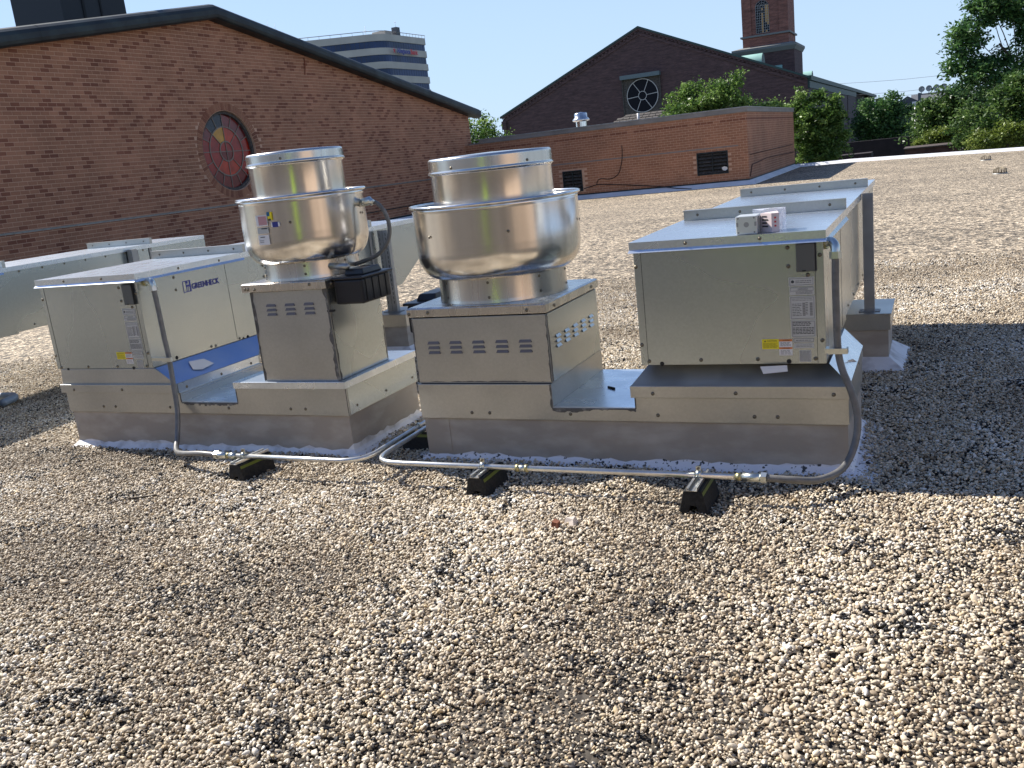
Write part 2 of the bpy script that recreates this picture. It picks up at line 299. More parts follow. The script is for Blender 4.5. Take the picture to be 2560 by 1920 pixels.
def smoothpath(pts, n=8):
    P = [Vector(p) for p in pts]; out = []
    for i in range(len(P)-1):
        a, b, c, d = P[max(i-1, 0)], P[i], P[i+1], P[min(i+2, len(P)-1)]
        for k in range(n):
            t = k/n; out.append(.5*((2*b)+(-a+c)*t+(2*a-5*b+4*c-d)*t*t+(-a+3*b-3*c+d)*t**3))
    out.append(P[-1]); return out
# shared screw head: hex washer screw, 6 mm radius, pointing along -Y
def screw_mesh(nm, ax):
    mb = MB(); prof = [(.0075, 0), (.0075, .0012), (.0048, .0015), (.0045, .0045), (.002, .0052), (0.0001, .0053)]; n = 10
    vs = []; fs = []; m = len(prof)
    for i in range(n):
        a = 2*math.pi*i/n
        for r, h in prof:
            p = (r*math.cos(a), r*math.sin(a), h)
            vs.append({'-y': (p[0], -p[2], p[1]), '+x': (p[2], p[0], p[1]), 'z': p}[ax])
    for i in range(n):
        for q in range(m-1): fs.append((i*m+q, ((i+1) % n)*m+q, ((i+1) % n)*m+q+1, i*m+q+1))
    mb.add(vs, fs, smooth=True); return mb.mesh(nm, M['screw'])
SCREW = {a: screw_mesh('screw', a) for a in ('-y', '+x', 'z')}
def screws(parent, pts, ax, s=1.):
    s *= 1.15
    off = wloc(parent)
    for p in pts:
        o = bpy.data.objects.new('screw', SCREW[ax]); C.objects.link(o); o.parent = parent; o.location = Vector(p)-off; o.scale = (s, s, s)
def share(mesh, name, parent, loc, rot=(0, 0, 0)):
    o = bpy.data.objects.new(name, mesh); C.objects.link(o); o.parent = parent; o.location = Vector(loc)-(wloc(parent) if parent else Vector((0, 0, 0))); o.rotation_euler = rot; return o
def text(body, mat_, parent, loc, face, width=None, height=.02, name='lettering', depth=.0006, bold=0.):
    cu = bpy.data.curves.new(name, 'FONT'); cu.body = body; cu.size = 1; cu.extrude = 0; cu.offset = bold; cu.resolution_u = 3
    t = bpy.data.objects.new('tmp', cu); C.objects.link(t); bpy.context.view_layer.update()
    me = bpy.data.meshes.new_from_object(t.evaluated_get(bpy.context.evaluated_depsgraph_get())); bpy.data.objects.remove(t); bpy.data.curves.remove(cu)
    co = np.array([v.co[:] for v in me.vertices]); mn = co.min(0); mx = co.max(0); w = mx[0]-mn[0]; h = .70
    sx = (width/w) if width else height/h; sz = height/h
    off = Vector(loc)-(wloc(parent) if parent else Vector((0, 0, 0)))
    for v in me.vertices:
        x = (v.co.x-mn[0])*sx; z = v.co.y*sz
        v.co = Vector((x, -depth, z)) if face == '-y' else Vector((depth, x, z))
    me.materials.clear(); me.materials.append(mat_)
    o = bpy.data.objects.new(name, me); C.objects.link(o); o.parent = parent; o.location = off; return o
def card(parent, name, m, face, u0, u1, z0, z1, d, th=.0008):
    b = MB()
    if face == '-y': b.box(u0, u1, d-th, d, z0, z1)
    else: b.box(d, d+th, u0, u1, z0, z1)
    return b.build(name, m, parent)

# ------------------------------------------------------------------ ground and roof
def S(t): t = min(max(t, 0), 1); return t*t*(3-2*t)
def gz(x, y): return -0.15*S((y-7)/24) - .027*max(0., x+3.3)*S((y-9)/30)
g = MB(); g.box(-700, 700, -200, 1500, -3.6, -3.5); tag(g.build('ground', M['soil']), kind='structure')
xs = np.arange(-16.2, 16.01, .6); ys = np.arange(-8, 42.3, .6); rb = MB(); nx = len(xs); ny = len(ys)
rb.add([(x, y, gz(x, y)) for y in ys for x in xs], [(j*nx+i, j*nx+i+1, (j+1)*nx+i+1, (j+1)*nx+i) for j in range(ny-1) for i in range(nx-1)], smooth=True)
rb.box(-16, 16, -8, 42.0, -3.5, -1.2)
tag(rb.build('flat_roof', M['roofgravel'], recalc=False), kind='structure')

# loose gravel: stones scattered over the near roof, made inside a node tree
def gravel():
    pts = []
    N = 1080000
    # sample a wedge in front of the camera (wider than the view)
    a = rng.uniform(-R(70), R(16), N); d = np.sqrt(rng.uniform(.55**2, 10.5**2, N))
    x = np.sin(a)*d; y = np.cos(a)*d
    keep = rng.random(N) < np.clip(1.0-(d-7.2)/3.4, 0, 1)
    def inside(x0, x1, y0, y1): return (x > x0) & (x < x1) & (y > y0) & (y < y1)
    m = .035
    for c in [(-2.30, -.35, 3.83, 4.47), (-4.77, -2.79, 3.83, 4.47), (-7.15, -6.45, 3.9, 4.5)]: keep &= ~inside(c[0]-m, c[1]+m, c[2]-m, c[3]+m)
    x = x[keep]; y = y[keep]; n = len(x)
    z = np.array([gz(p, q) for p, q in zip(x[::1], y[::1])]) if n < 10 else -0.15*np.clip((y-7)/24, 0, 1)**2*3
    def vn(s, seed):   # smooth value noise
        r2 = np.random.default_rng(seed); G = r2.random((260, 260)); u = (x+14)*s; v = (y+2)*s; i = np.floor(u).astype(int) % 259; j = np.floor(v).astype(int) % 259
        fu = u-np.floor(u); fv = v-np.floor(v); fu = fu*fu*(3-2*fu); fv = fv*fv*(3-2*fv)
        return (G[i, j]*(1-fu)+G[i+1, j]*fu)*(1-fv)+(G[i, j+1]*(1-fu)+G[i+1, j+1]*fu)*fv
    big = vn(1.6, 1); med = vn(5.5, 2); fine = vn(16, 3)
    z = z + .004 + rng.random(n)*.013 + (med-.5)*.012 + (big-.5)*.012
    size = np.exp(rng.normal(0, .30, n))*.0047*(.82+.36*big)
    tone = np.clip(.10+.92*rng.beta(2.0, 1.6, n)+(big-.54)*.30+(med-.5)*.25, .10, 1)
    # tarred, black lumps gathered in patches
    dk = rng.random(n) < np.clip(.025+.16*np.clip(fine*.6+med*.65-.70, 0, 1)*7+.10*np.clip((x-.1)*.9, 0, 1)*(med > .55), 0, .6)
    tone[dk] = rng.random(dk.sum())*.06
    red = rng.random(n) < .004; tone[red] = .9
    me = bpy.data.meshes.new('gravel'); me.vertices.add(n); me.vertices.foreach_set('co', np.stack([x, y, z], 1).ravel())
    for nm, ar in (('tone', tone), ('size', size)):
        at = me.attributes.new(nm, 'FLOAT', 'POINT'); at.data.foreach_set('value', ar.astype(np.float32))
    me.update(); o = bpy.data.objects.new('gravel', me); C.objects.link(o)
    tag(o, 'loose pale tan pea gravel with black tarred lumps covering the flat roof', 'gravel', kind='stuff')
    ng = bpy.data.node_groups.new('gravel_scatter', 'GeometryNodeTree'); ng.interface.new_socket('Geometry', in_out='INPUT', socket_type='NodeSocketGeometry'); ng.interface.new_socket('Geometry', in_out='OUTPUT', socket_type='NodeSocketGeometry')
    N_ = ng.nodes; L = ng.links; gi = N_.new('NodeGroupInput'); go = N_.new('NodeGroupOutput'); join = N_.new('GeometryNodeGeometryToInstance'); variants = []
    for k in range(4):
        ico = N_.new('GeometryNodeMeshIcoSphere'); ico.inputs['Radius'].default_value = 1; ico.inputs['Subdivisions'].default_value = 2
        nt = N_.new('ShaderNodeTexNoise'); nt.inputs['Scale'].default_value = .9; pos = N_.new('GeometryNodeInputPosition'); va = N_.new('ShaderNodeVectorMath'); va.operation = 'ADD'; va.inputs[1].default_value = (k*7.3, k*3.1, 0)
        L.new(pos.outputs[0], va.inputs[0]); L.new(va.outputs[0], nt.inputs['Vector'])
        vs = N_.new('ShaderNodeVectorMath'); vs.operation = 'SUBTRACT'; vs.inputs[1].default_value = (.5, .5, .5); L.new(nt.outputs['Color'], vs.inputs[0])
        v2 = N_.new('ShaderNodeVectorMath'); v2.operation = 'SCALE'; v2.inputs['Scale'].default_value = 1.25; L.new(vs.outputs[0], v2.inputs[0])
        sp = N_.new('GeometryNodeSetPosition'); L.new(ico.outputs[0], sp.inputs[0]); L.new(v2.outputs[0], sp.inputs['Offset'])
        ss = N_.new('GeometryNodeSetShadeSmooth'); L.new(sp.outputs[0], ss.inputs[0]); sm = N_.new('GeometryNodeSetMaterial'); sm.inputs['Material'].default_value = M['stone']; L.new(ss.outputs[0], sm.inputs[0]); variants.append(sm)
    for s_ in reversed(variants): L.new(s_.outputs[0], join.inputs[0])
    iop = N_.new('GeometryNodeInstanceOnPoints'); iop.inputs['Pick Instance'].default_value = True
    m2p = N_.new('GeometryNodeMeshToPoints'); L.new(gi.outputs[0], m2p.inputs[0]); L.new(m2p.outputs[0], iop.inputs['Points']); L.new(join.outputs[0], iop.inputs['Instance'])
    ri = N_.new('FunctionNodeRandomValue'); ri.data_type = 'INT'; ri.inputs[4].default_value = 0; ri.inputs[5].default_value = 3; L.new(ri.outputs[2], iop.inputs['Instance Index'])
    rr = N_.new('FunctionNodeRandomValue'); rr.data_type = 'FLOAT_VECTOR'; rr.inputs[0].default_value = (-.7, -.7, 0); rr.inputs[1].default_value = (.7, .7, 6.28); L.new(rr.outputs[0], iop.inputs['Rotation'])
    rs = N_.new('FunctionNodeRandomValue'); rs.data_type = 'FLOAT_VECTOR'; rs.inputs[0].default_value = (.75, .65, .5); rs.inputs[1].default_value = (1.45, 1.05, .85); rs.inputs['Seed'].default_value = 3
    na = N_.new('GeometryNodeInputNamedAttribute'); na.data_type = 'FLOAT'; na.inputs[0].default_value = 'size'; vm = N_.new('ShaderNodeVectorMath'); vm.operation = 'SCALE'; L.new(rs.outputs[0], vm.inputs[0]); L.new(na.outputs[0], vm.inputs['Scale']); L.new(vm.outputs[0], iop.inputs['Scale'])
    L.new(iop.outputs[0], go.inputs[0]); md = o.modifiers.new('scatter', 'NODES'); md.node_group = ng
gravel()

# ------------------------------------------------------------------ brick walls
BL, BH, J = .2065, .0803, .0115
def brick_mesh(face, tone, L=BL-J, H=BH-J, D=.012):
    mb = MB()
    if face == '+x': mb.add([(0, 0, 0), (0, L, 0), (0, L, H), (0, 0, H), (-D, 0, 0), (-D, L, 0), (-D, L, H), (-D, 0, H)], [(0, 1, 2, 3), (4, 5, 1, 0), (3, 2, 6, 7), (4, 0, 3, 7), (1, 5, 6, 2)], tone=tone)
    else: mb.add([(0, 0, 0), (L, 0, 0), (L, 0, H), (0, 0, H), (0, D, 0), (L, D, 0), (L, D, H), (0, D, H)], [(0, 1, 2, 3), (4, 5, 1, 0), (3, 2, 6, 7), (4, 0, 3, 7), (1, 5, 6, 2)], tone=tone)
    return mb.mesh('brick', M['brick'], recalc=False)
def tone_rnd(lo=.0):
    t = random.random()
    return (random.uniform(.02, .26) if t < .20 else random.uniform(.42, .62) if t < .5 else random.uniform(.6, 1.0))
def brick_wall(parent, face, plane, u0, u1, z0, top, holes=(), name_n=300, pick=None, tonefix=None):
    """top(u) -> height; holes: functions (u, z) -> True where no brick; the bricks that show largest become parts, the rest one mesh"""
    L = BL-J; H = BH-J; D = .012; full = []; rest = MB(); k = 0; z = z0
    while z < 6.2:
        sh = (k % 2)*BL/2; i0 = math.floor((u0-sh)/BL)
        for i in range(i0, int((u1-u0)/BL)+i0+3):
            a = i*BL+sh; b = a+L; ca, cb = max(a, u0), min(b, u1)
            if cb-ca < .02: continue
            zt = min(z+H, top(ca), top(cb))
            if zt-z < .012: continue
            if any(h((ca+cb)/2, z+H/2) or h(ca+.02, z+H/2) or h(cb-.02, z+H/2) for h in holes): continue
            t = tone_rnd()
            if tonefix: t = tonefix(k, t, z)
            off = random.uniform(-.0015, .0015)
            if cb-ca > L-.001 and zt > z+H-.001:
                p = (plane, (ca+cb)/2, z) if face == '+x' else ((ca+cb)/2, plane, z); px, py, d = proj(p)
                vis = d > 0 and -20 < px < 2580 and -20 < py < 1940 and (pick is None or pick(px, py))
                full.append((d if vis else 1e9+d, ca, z, t, off))
            else: addb(rest, face, plane+off, ca, cb, z, zt, D, t)
        z += BH; k += 1
    full.sort(key=lambda q: q[0]); tones = [.04, .1, .16, .24, .45, .55, .65, .75, .85, .95]; meshes = [brick_mesh(face, t) for t in tones]
    for q in full[:name_n]:
        if q[0] >= 1e9: addb(rest, face, plane+q[4], q[1], q[1]+L, q[2], q[2]+H, D, q[3]); continue
        me = meshes[min(range(10), key=lambda j: abs(tones[j]-q[3]))]
        share(me, 'brick', parent, (plane+q[4], q[1], q[2]) if face == '+x' else (q[1], plane+q[4], q[2]))
    for q in full[name_n:]: addb(rest, face, plane+q[4], q[1], q[1]+L, q[2], q[2]+H, D, q[3])
    rest.build('brickwork', M['brick'], parent, kind='stuff', recalc=False)
def addb(mb, face, pl, a, b, z0, z1, D, t):
    F5 = [(0, 1, 2, 3), (4, 5, 1, 0), (3, 2, 6, 7), (4, 0, 3, 7), (1, 5, 6, 2)]
    if face == '+x': mb.add([(pl, a, z0), (pl, b, z0), (pl, b, z1), (pl, a, z1), (pl-D, a, z0), (pl-D, b, z0), (pl-D, b, z1), (pl-D, a, z1)], F5, tone=t)
    else: mb.add([(a, pl, z0), (b, pl, z0), (b, pl, z1), (a, pl, z1), (a, pl+D, z0), (b, pl+D, z0), (b, pl+D, z1), (a, pl+D, z1)], F5, tone=t)

# --- the gabled building at left
XW = -15.647; APY = 18.4; APZ = 5.40; SL = .170
gb = thing('gabled_brick_building', 'large salmon brick gable wall with dark copper rake and round stained glass window', 'building', (XW-7, 18.4, -3.5))
def gtop(y): return APZ-SL*abs(y-APY)
WC = (18.40, 2.385); WR = .925; RO = 1.125
g = MB()
wallp = [(3.8, -3.5), (31.55, -3.5), (31.55, gtop(31.55)), (APY, APZ), (3.8, gtop(3.8))]
# mortar face with the round hole for the window (fan of quads round the circle)
nseg = 64
circ = [(WC[0]+(WR+.02)*math.cos(2*math.pi*i/nseg), WC[1]+(WR+.02)*math.sin(2*math.pi*i/nseg)) for i in range(nseg)]
def raybox(a):
    dx, dz = math.cos(a), math.sin(a); t = 9e9
    for k in range(5):
        p, q = wallp[k], wallp[(k+1) % 5]; ex, ez = q[0]-p[0], q[1]-p[1]; det = dx*(-ez)+ex*dz
        if abs(det) < 1e-9: continue
        rx, rz = p[0]-WC[0], p[1]-WC[1]; tt = (rx*(-ez)+ex*rz)/det; u = (dx*rz-dz*rx)/det
        if tt > 0 and -1e-6 <= u <= 1+1e-6: t = min(t, tt)
    return (WC[0]+dx*t, WC[1]+dz*t)
angs = sorted([2*math.pi*i/nseg for i in range(nseg)]+[math.atan2(p[1]-WC[1], p[0]-WC[0]) % (2*math.pi) for p in wallp])
ring = [(XW-.004, WC[0]+(WR+.02)*math.cos(a), WC[1]+(WR+.02)*math.sin(a)) for a in angs]+[(XW-.004, *raybox(a)) for a in angs]; na_ = len(angs)
g.add(ring, [(i, i+na_, (i+1) % na_+na_, (i+1) % na_) for i in range(na_)])
g.add([(XW-.004, WC[0]+(WR+.02)*math.cos(a), WC[1]+(WR+.02)*math.sin(a)) for a in angs]+[(XW-.25, WC[0]+(WR+.02)*math.cos(a), WC[1]+(WR+.02)*math.sin(a)) for a in angs], [(i, (i+1) % na_, (i+1) % na_+na_, i+na_) for i in range(na_)])
g.build('wall', M['mortar'], gb, recalc=False)
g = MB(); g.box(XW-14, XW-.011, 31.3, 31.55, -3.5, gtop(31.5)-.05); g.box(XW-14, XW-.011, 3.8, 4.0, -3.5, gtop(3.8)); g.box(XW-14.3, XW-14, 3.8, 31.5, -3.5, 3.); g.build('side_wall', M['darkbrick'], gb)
brick_wall(gb, '+x', XW, 9.5, 31.54, 0.02, lambda y: gtop(y)+.02, holes=[lambda u, z: (u-WC[0])**2+(z-WC[1])**2 < (RO-.055)**2], pick=lambda x, y: not (y > 520 and 100 < x) and not(y > 600))
# roof slabs + rake trim
g = MB()
for s in (1, -1):
    ye = APY+s*(31.9-APY)
    g.prism([(APY, APZ+.30), (ye, gtop(ye)+.30), (ye, gtop(ye)+.02), (APY, APZ+.02)], 'x', XW-14.3, XW-.02)
g.build('roof', M['copper'], gb)
g = MB()
prof = [(0, .0), (.26, .0), (.30, .03), (.32, .09), (.32, .19), (.29, .26), (.22, .31), (.10, .34), (0, .345)]
for s in (1, -1):
    ye = APY+s*(32.0-APY) if s > 0 else 3.2
    A = [(XW+.002+p[0], APY, APZ-.01+p[1]) for p in prof]; B = [(XW+.002+p[0], ye, gtop(ye)-.01+p[1]) for p in prof]; n = len(prof)
    g.add(A+B, [(i, (i+1) % n, (i+1) % n+n, i+n) for i in range(n)]+[tuple(range(n)), tuple(range(2*n-1, n-1, -1))])
g.build('rake_trim', M['copper'], gb)
g = MB()
for y in (6.5, 9.9, 13.35, 16.2, 21.6, 25.0, 28.4):   # seams in the trim
    z = gtop(y)-.012
    g.add([(XW+.002+p[0]*1.02, y+dy, z-SL*(1 if y > APY else -1)*dy+p[1]*1.02-.002) for dy in (-.02, .02) for p in prof], [(i, i+1, i+1+len(prof), i+len(prof)) for i in range(len(prof)-1)])
g.build('trim_seam', M['copper'], gb)
g = MB(); g.box(XW-5.0, XW-3.35, 17.27, 19.3, 4.8, 9.0); g.build('chimney', mat('black_metal_cladding', (.010, .012, .016), .6), gb)
g = MB(); g.box(XW-3.36, XW-3.33, 17.9, 17.97, 4.8, 9.0); g.box(XW-3.36, XW-3.33, 18.45, 18.5, 4.8, 9); g.build('chimney_seam', M['dark'], gb)
# reglet, low flashing
g = MB(); g.box(XW, XW+.018, 9.4, 30.98, 1.085, 1.112); g.box(XW, XW+.05, 9.4, 30.98, 1.112, 1.122); g.build('reglet', M['galv_dark'], gb)
g = MB(); g.box(XW, XW+.03, 22.5, 30.97, .345, .372); g.build('lower_reglet', M['copper'], gb)
g = MB(); g.box(XW, XW+.012, 9.4, 30.97, -.16, .09); g.build('base_flashing', M['copper'], gb)
g = MB(); g.prism([(XW+.013, -.16), (XW+.20, -.15), (XW+.18, -.10), (XW+.013, .035)], 'y', 9.4, 30.94); g.build('cant_strip', M['concretewhite'], gb)
g = MB(); g.tube([(XW+.02, 21.95, 4.72), (XW+.03, 21.93, 4.5), (XW+.02, 21.88, 4.28)], .012, 6); g.build('rusty_wire', mat('rust', (.22, .05, .02), .9), gb)
# brick ring round the window
g2 = []
for i in range(76):
    a0 = 2*math.pi*(i+.07)/76; a1 = 2*math.pi*(i+.93)/76; r0 = WR+.03; r1 = RO; t = random.uniform(.10, .70); x1 = XW+.004; x0 = XW-.02
    q = [(WC[0]+r*math.cos(a), WC[1]+r*math.sin(a)) for r, a in ((r0, a0), (r0, a1), (r1, a1), (r1, a0))]
    mb = MB(); mb.add([(x1, *p) for p in q]+[(x0, *p) for p in q], [(0, 3, 2, 1), (0, 1, 5, 4), (1, 2, 6, 5), (2, 3, 7, 6), (3, 0, 4, 7)], tone=t); mb.build('brick', M['brick'], gb)
# window: frame, panes, cames
frame = MB()
def annulus(mb, x0, x1, r0, r1, n=64, **k):
    vs = []
    for i in range(n):
        a = 2*math.pi*i/n
        for x, r in ((x1, r0), (x1, r1), (x0, r1), (x0, r0)): vs.append((x, WC[0]+r*math.cos(a), WC[1]+r*math.sin(a)))
    mb.add(vs, [(i*4+q, i*4+(q+1) % 4, ((i+1) % n)*4+(q+1) % 4, ((i+1) % n)*4+q) for i in range(n) for q in range(4)], **k)
annulus(frame, XW-.20, XW-.06, .875, WR+.018)
wf = frame.build('window', M['shingle'], gb)
XG = XW-.13
def pane(r0, r1, a0, a1, key):
    n = max(2, int((a1-a0)/.1)); mb = MB(); vs = []
    for i in range(n+1):
        a = a0+(a1-a0)*i/n
        for r in (r0, r1):
            for x in (XG, XG-.012): vs.append((x, WC[0]+r*math.cos(a), WC[1]+r*math.sin(a)))
    fs = []
    for i in range(n):
        o = i*4; fs += [(o, o+2, o+6, o+4), (o+1, o+5, o+7, o+3), (o+2, o+3, o+7, o+6), (o, o+4, o+5, o+1)]
    fs += [(0, 1, 3, 2), (4*n, 4*n+2, 4*n+3, 4*n+1)]
    mb.add(vs, fs); mb.build('pane', STAIN[key], wf)
R1, R2 = .235, .58
for i in range(16):    # angle 0 is to the right in the photo (+Y), 90 is up
    deg = i*22.5
    key = 'navy' if 90 <= deg < 135 else 'mauve' if (deg in (67.5, 45, 22.5, 135)) else 'dark' if 225 <= deg < 300 else 'red'
    pane(R2+.012, .878, R(deg), R(deg+22.5), key)
for i in range(8):
    deg = i*45; key = 'yellow' if deg == 90 else ('orange' if deg in (225, 270, 45) else 'red'); pane(R1+.012, R2-.012, R(deg), R(deg+45), key)
for i in range(4): pane(.012, R1-.012, R(i*90), R(i*90+90), 'dark' if i in (2, 3) else 'red')
c = MB(); annulus(c, XG-.02, XG+.016, R1-.014, R1+.014, 40); c.build('came_ring', M['leadline'], wf)
c = MB(); annulus(c, XG-.02, XG+.016, R2-.014, R2+.014, 56); c.build('came_ring', M['leadline'], wf)
def bar(a, r0, r1, w=.012):
    mb = MB(); d = Vector((0, math.cos(a), math.sin(a))); nrm = Vector((0, -math.sin(a), math.cos(a))); o = Vector((0, WC[0], WC[1])); vs = []
    for x in (XG-.018, XG+.014):
        for r, s in ((r0, -1), (r1, -1), (r1, 1), (r0, 1)): p = o+d*r+nrm*w*s; vs.append((x, p.y, p.z))
    mb.add(vs, [(0, 1, 2, 3), (7, 6, 5, 4), (0, 4, 5, 1), (1, 5, 6, 2), (2, 6, 7, 3), (3, 7, 4, 0)]); mb.build('came', M['leadline'], wf)
for i in range(16): bar(R(i*22.5), R2, .88, .009)
for i in range(8): bar(R(i*45), R1, R2, .009)
for i in range(4): bar(R(i*90), 0, R1, .009)

# --- the low flat-roofed brick wing
YW = 30.97; XC = -5.55
wg = thing('brick_wing', 'low flat-roofed orange brick wing with grey coping and two louvred vents', 'building', (-10.6, 36.4, -3.5))
LV = [(-7.22, -6.20, .27, .995), (-11.96, -11.24, .13, .855)]
g = MB(); g.box(XW, XC-.004, YW+.16, 41.74, -3.5, 2.12)
xc_ = [XW]+sorted(sum(([a, b] for a, b, c, d in LV), []))+[XC-.004]
for i in range(len(xc_)-1):
    hh = [q for q in LV if abs(q[0]-xc_[i]) < 1e-6]
    if hh: g.box(xc_[i], xc_[i+1], YW+.004, YW+.1599, -3.5, hh[0][2]); g.box(xc_[i], xc_[i+1], YW+.004, YW+.1599, hh[0][3], 2.12)
    else: g.box(xc_[i], xc_[i+1], YW+.004, YW+.1599, -3.5, 2.12)
g.build('wall', M['mortar'], wg)
hol = lambda u, z: any(a-.02 < u < b+.02 and c-.03 < z < d+.02 for a, b, c, d in LV)
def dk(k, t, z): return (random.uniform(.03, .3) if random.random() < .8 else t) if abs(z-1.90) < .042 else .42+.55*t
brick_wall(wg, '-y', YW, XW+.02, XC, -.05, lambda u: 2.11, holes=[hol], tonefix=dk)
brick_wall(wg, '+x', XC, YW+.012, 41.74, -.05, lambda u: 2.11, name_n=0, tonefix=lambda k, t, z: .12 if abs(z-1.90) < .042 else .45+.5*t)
g = MB(); g.box(XW+.6, XC+.03, YW-.03, YW-.005+.3, 2.125, 2.29); g.box(XC-.27, XC+.03, YW+.2951, 41.78, 2.125, 2.288); g.box(-15.6, XC-.271, YW+.2952, 41.7, 2.0, 2.18); g.build('coping', M['coping'], wg, bevel=.008)
g = MB(); g.box(XW+.5, XC+.05, YW-.05, YW-.031, 2.262, 2.296); g.box(XC+.031, XC+.05, YW-.0309, 41.8, 2.262, 2.294); g.build('drip_edge', M['galv_dark'], wg)
g = MB(); g.box(XW+.02, XC+.012, YW-.012, YW-.0005, -.22, .035); g.box(XC+.0005, XC+.0125, YW-.0005, 41.7, -.22, .03); g.build('base_flashing', M['copper'], wg)
g = MB(); g.prism([(YW-.0125, -.25), (YW-.22, -.22), (YW-.20, -.13), (YW-.0125, -.01)], 'x', XW+.02, XC+.22)
g.prism([(XC+.013, -.25), (XC+.22, -.22), (XC+.20, -.12), (XC+.013, -.01)], 'y', YW-.01, 41.6); g.build('cant_strip', M['concretewhite'], wg)
g = MB(); g.box(XW+.02, XC-.3, YW-.012, YW-.0005, 1.092, 1.125); g.build('reglet', M['coping'], wg)
for k, (a, b, c0, d0) in enumerate(LV):
    g = MB(); w = .035
    g.box(a, a+w, YW-.02, YW+.14, c0, d0); g.box(b-w, b, YW-.02, YW+.14, c0, d0); g.box(a+w, b-w, YW-.02, YW+.14, c0, c0+w); g.box(a+w, b-w, YW-.02, YW+.14, d0-w, d0); g.box((a+b)/2-.012, (a+b)/2+.012, YW-.01, YW+.1, c0+w, d0-w)
    lv = g.build('louvre', M['copper'], wg)
    g = MB(); g.box(a+w, b-w, YW+.12, YW+.138, c0+w, d0-w); g.build('louvre_back', M['dark'], lv)
    n = 6
    sm = MB(); sm.prism([(-.0, 0), (.09, .075), (.094, .07), (.004, -.006)], 'x', 0, b-a-2*w); sme = sm.mesh('slat', M['shingle'])
    for i in range(n): share(sme, 'slat', lv, (a+w, YW+.012, c0+w+.02+i*(d0-c0-2*w-.09)/(n-1)))
g = MB(); g.add([(-6.42, YW-.022, .46), (-6.33, YW-.03, .50), (-6.24, YW-.02, .47), (-6.23, YW-.02, .40), (-6.30, YW-.05, .36), (-6.38, YW-.03, .38)], [(0, 1, 2, 3, 4, 5)])
tag(g.build('torn_paper', M['paper']), 'white scrap of paper caught in the slats of the right wall louvre', 'paper')
cab = MB(); cab.tube(smoothpath([(-9.72, YW-.03, 1.52), (-9.74, YW-.02, 1.16), (-9.80, YW-.02, .88), (-9.92, YW-.02, .60), (-10.11, YW-.02, .476), (-10.30, YW-.02, .449), (-10.53, YW-.02, .49), (-10.64, YW-.02, .463), (-10.70, YW-.02, .40), (-10.73, YW-.02, .31)]), .011, 6)
cab.tube([(-11.2, YW-.03, .21), (-10.73, YW-.02, .30), (-10.5, YW-.02, .29), (-9.6, YW-.02, .19), (-8.6, YW-.03, .06), (-7.9, YW-.12, -.06), (-7.4, YW-.2, -.12)], .013, 6); cab.build('cable', M['dark'], wg)
cab = MB(); cab.tube([(XC+.02, YW+.1, .1), (XC+.02, YW+.5, .45), (XC+.02, YW+3.5, .55), (XC+.02, YW+8, .52), (XC+.02, 41.3, .5)], .014, 6); cab.tube([(XC+.02, YW+.2, .78), (XC+.02, YW+4, .80), (XC+.02, 41.0, .82)], .012, 6); cab.build('cable', M['darkbrick'], wg)

# --- roof edge at the far side
pe = thing('roof_edge_kerb', 'low white membrane kerb along the far edge of the gravel roof', 'roof edge', (0, 41.8, -.2))
g = MB(); xs2 = np.linspace(XC+.03, 15.5, 40); vs = []
for x in xs2:
    zt = -.035-.0285*(x+3.3) if x > -3.3 else -.035; zb = -.165-.0272*(x+3.3) if x > -3.3 else -.165
    for (y, z) in ((41.55, zb), (41.75, zt), (42.25, zt-.004), (42.26, -1.2)): vs.append((x, y, z))
g.add(vs, [(i*4+q, (i+1)*4+q, (i+1)*4+q+1, i*4+q+1) for i in range(len(xs2)-1) for q in range(3)]); g.build('kerb_cap', M['concretewhite'], pe)

# ------------------------------------------------------------------ rooftop fan units
YF, YB = 3.80, 4.495
def cap_strip(mb, x0, x1, z0, z1, y0=None, y1=None):
    y0 = YF-.012 if y0 is None else y0; y1 = YB+.01 if y1 is None else y1
    mb.box(x0-.012, x1+.012, y0, y1, z0, z1)
def wavy_flashing(parent, x0, x1, y0, y1, spread=.09, m_='whitespk'):
    """white membrane skirt round the curb foot: a torn, uneven outer edge and an uneven top edge"""
    mb = MB(); per = []
    def side(a, b, nrm):
        a = Vector(a); b = Vector(b); n = max(4, int((b-a).length/.035))
        for i in range(n): per.append((a+(b-a)*i/n, Vector(nrm), i == 0))
    side((x0, y0, 0), (x1, y0, 0), (0, -1, 0)); side((x1, y0, 0), (x1, y1, 0), (1, 0, 0)); side((x1, y1, 0), (x0, y1, 0), (0, 1, 0)); side((x0, y1, 0), (x0, y0, 0), (-1, 0, 0))
    vs = []; rr = random.Random(5+int(x0*10)); w1 = 0
    for p, nv, corner in per:
        w1 = .75*w1+rr.uniform(-.011, .011); q = p; out = (spread if nv.x else spread*.45)+w1*(1 if nv.x else .6)
        d = nv*out
        if corner:
            pn = per[(per.index((p, nv, corner))-1) % len(per)][1]; d = (nv+pn)*out
        hz = (.058 if nv.x else .040)+w1*.9+rr.uniform(-.003, .003)
        for off, z in ((.002, hz), (.0035, min(.036, hz-.003)), (.02, .018), (1, .004)):
            v = q+(d if off == 1 else (d/out)*off); vs.append((v.x, v.y, z))
    n = len(per)
    mb.add(vs, [(i*4+k, ((i+1) % n)*4+k, ((i+1) % n)*4+k+1, i*4+k+1) for i in range(n) for k in range(3)])
    return mb.build('base_flashing', M[m_], parent)
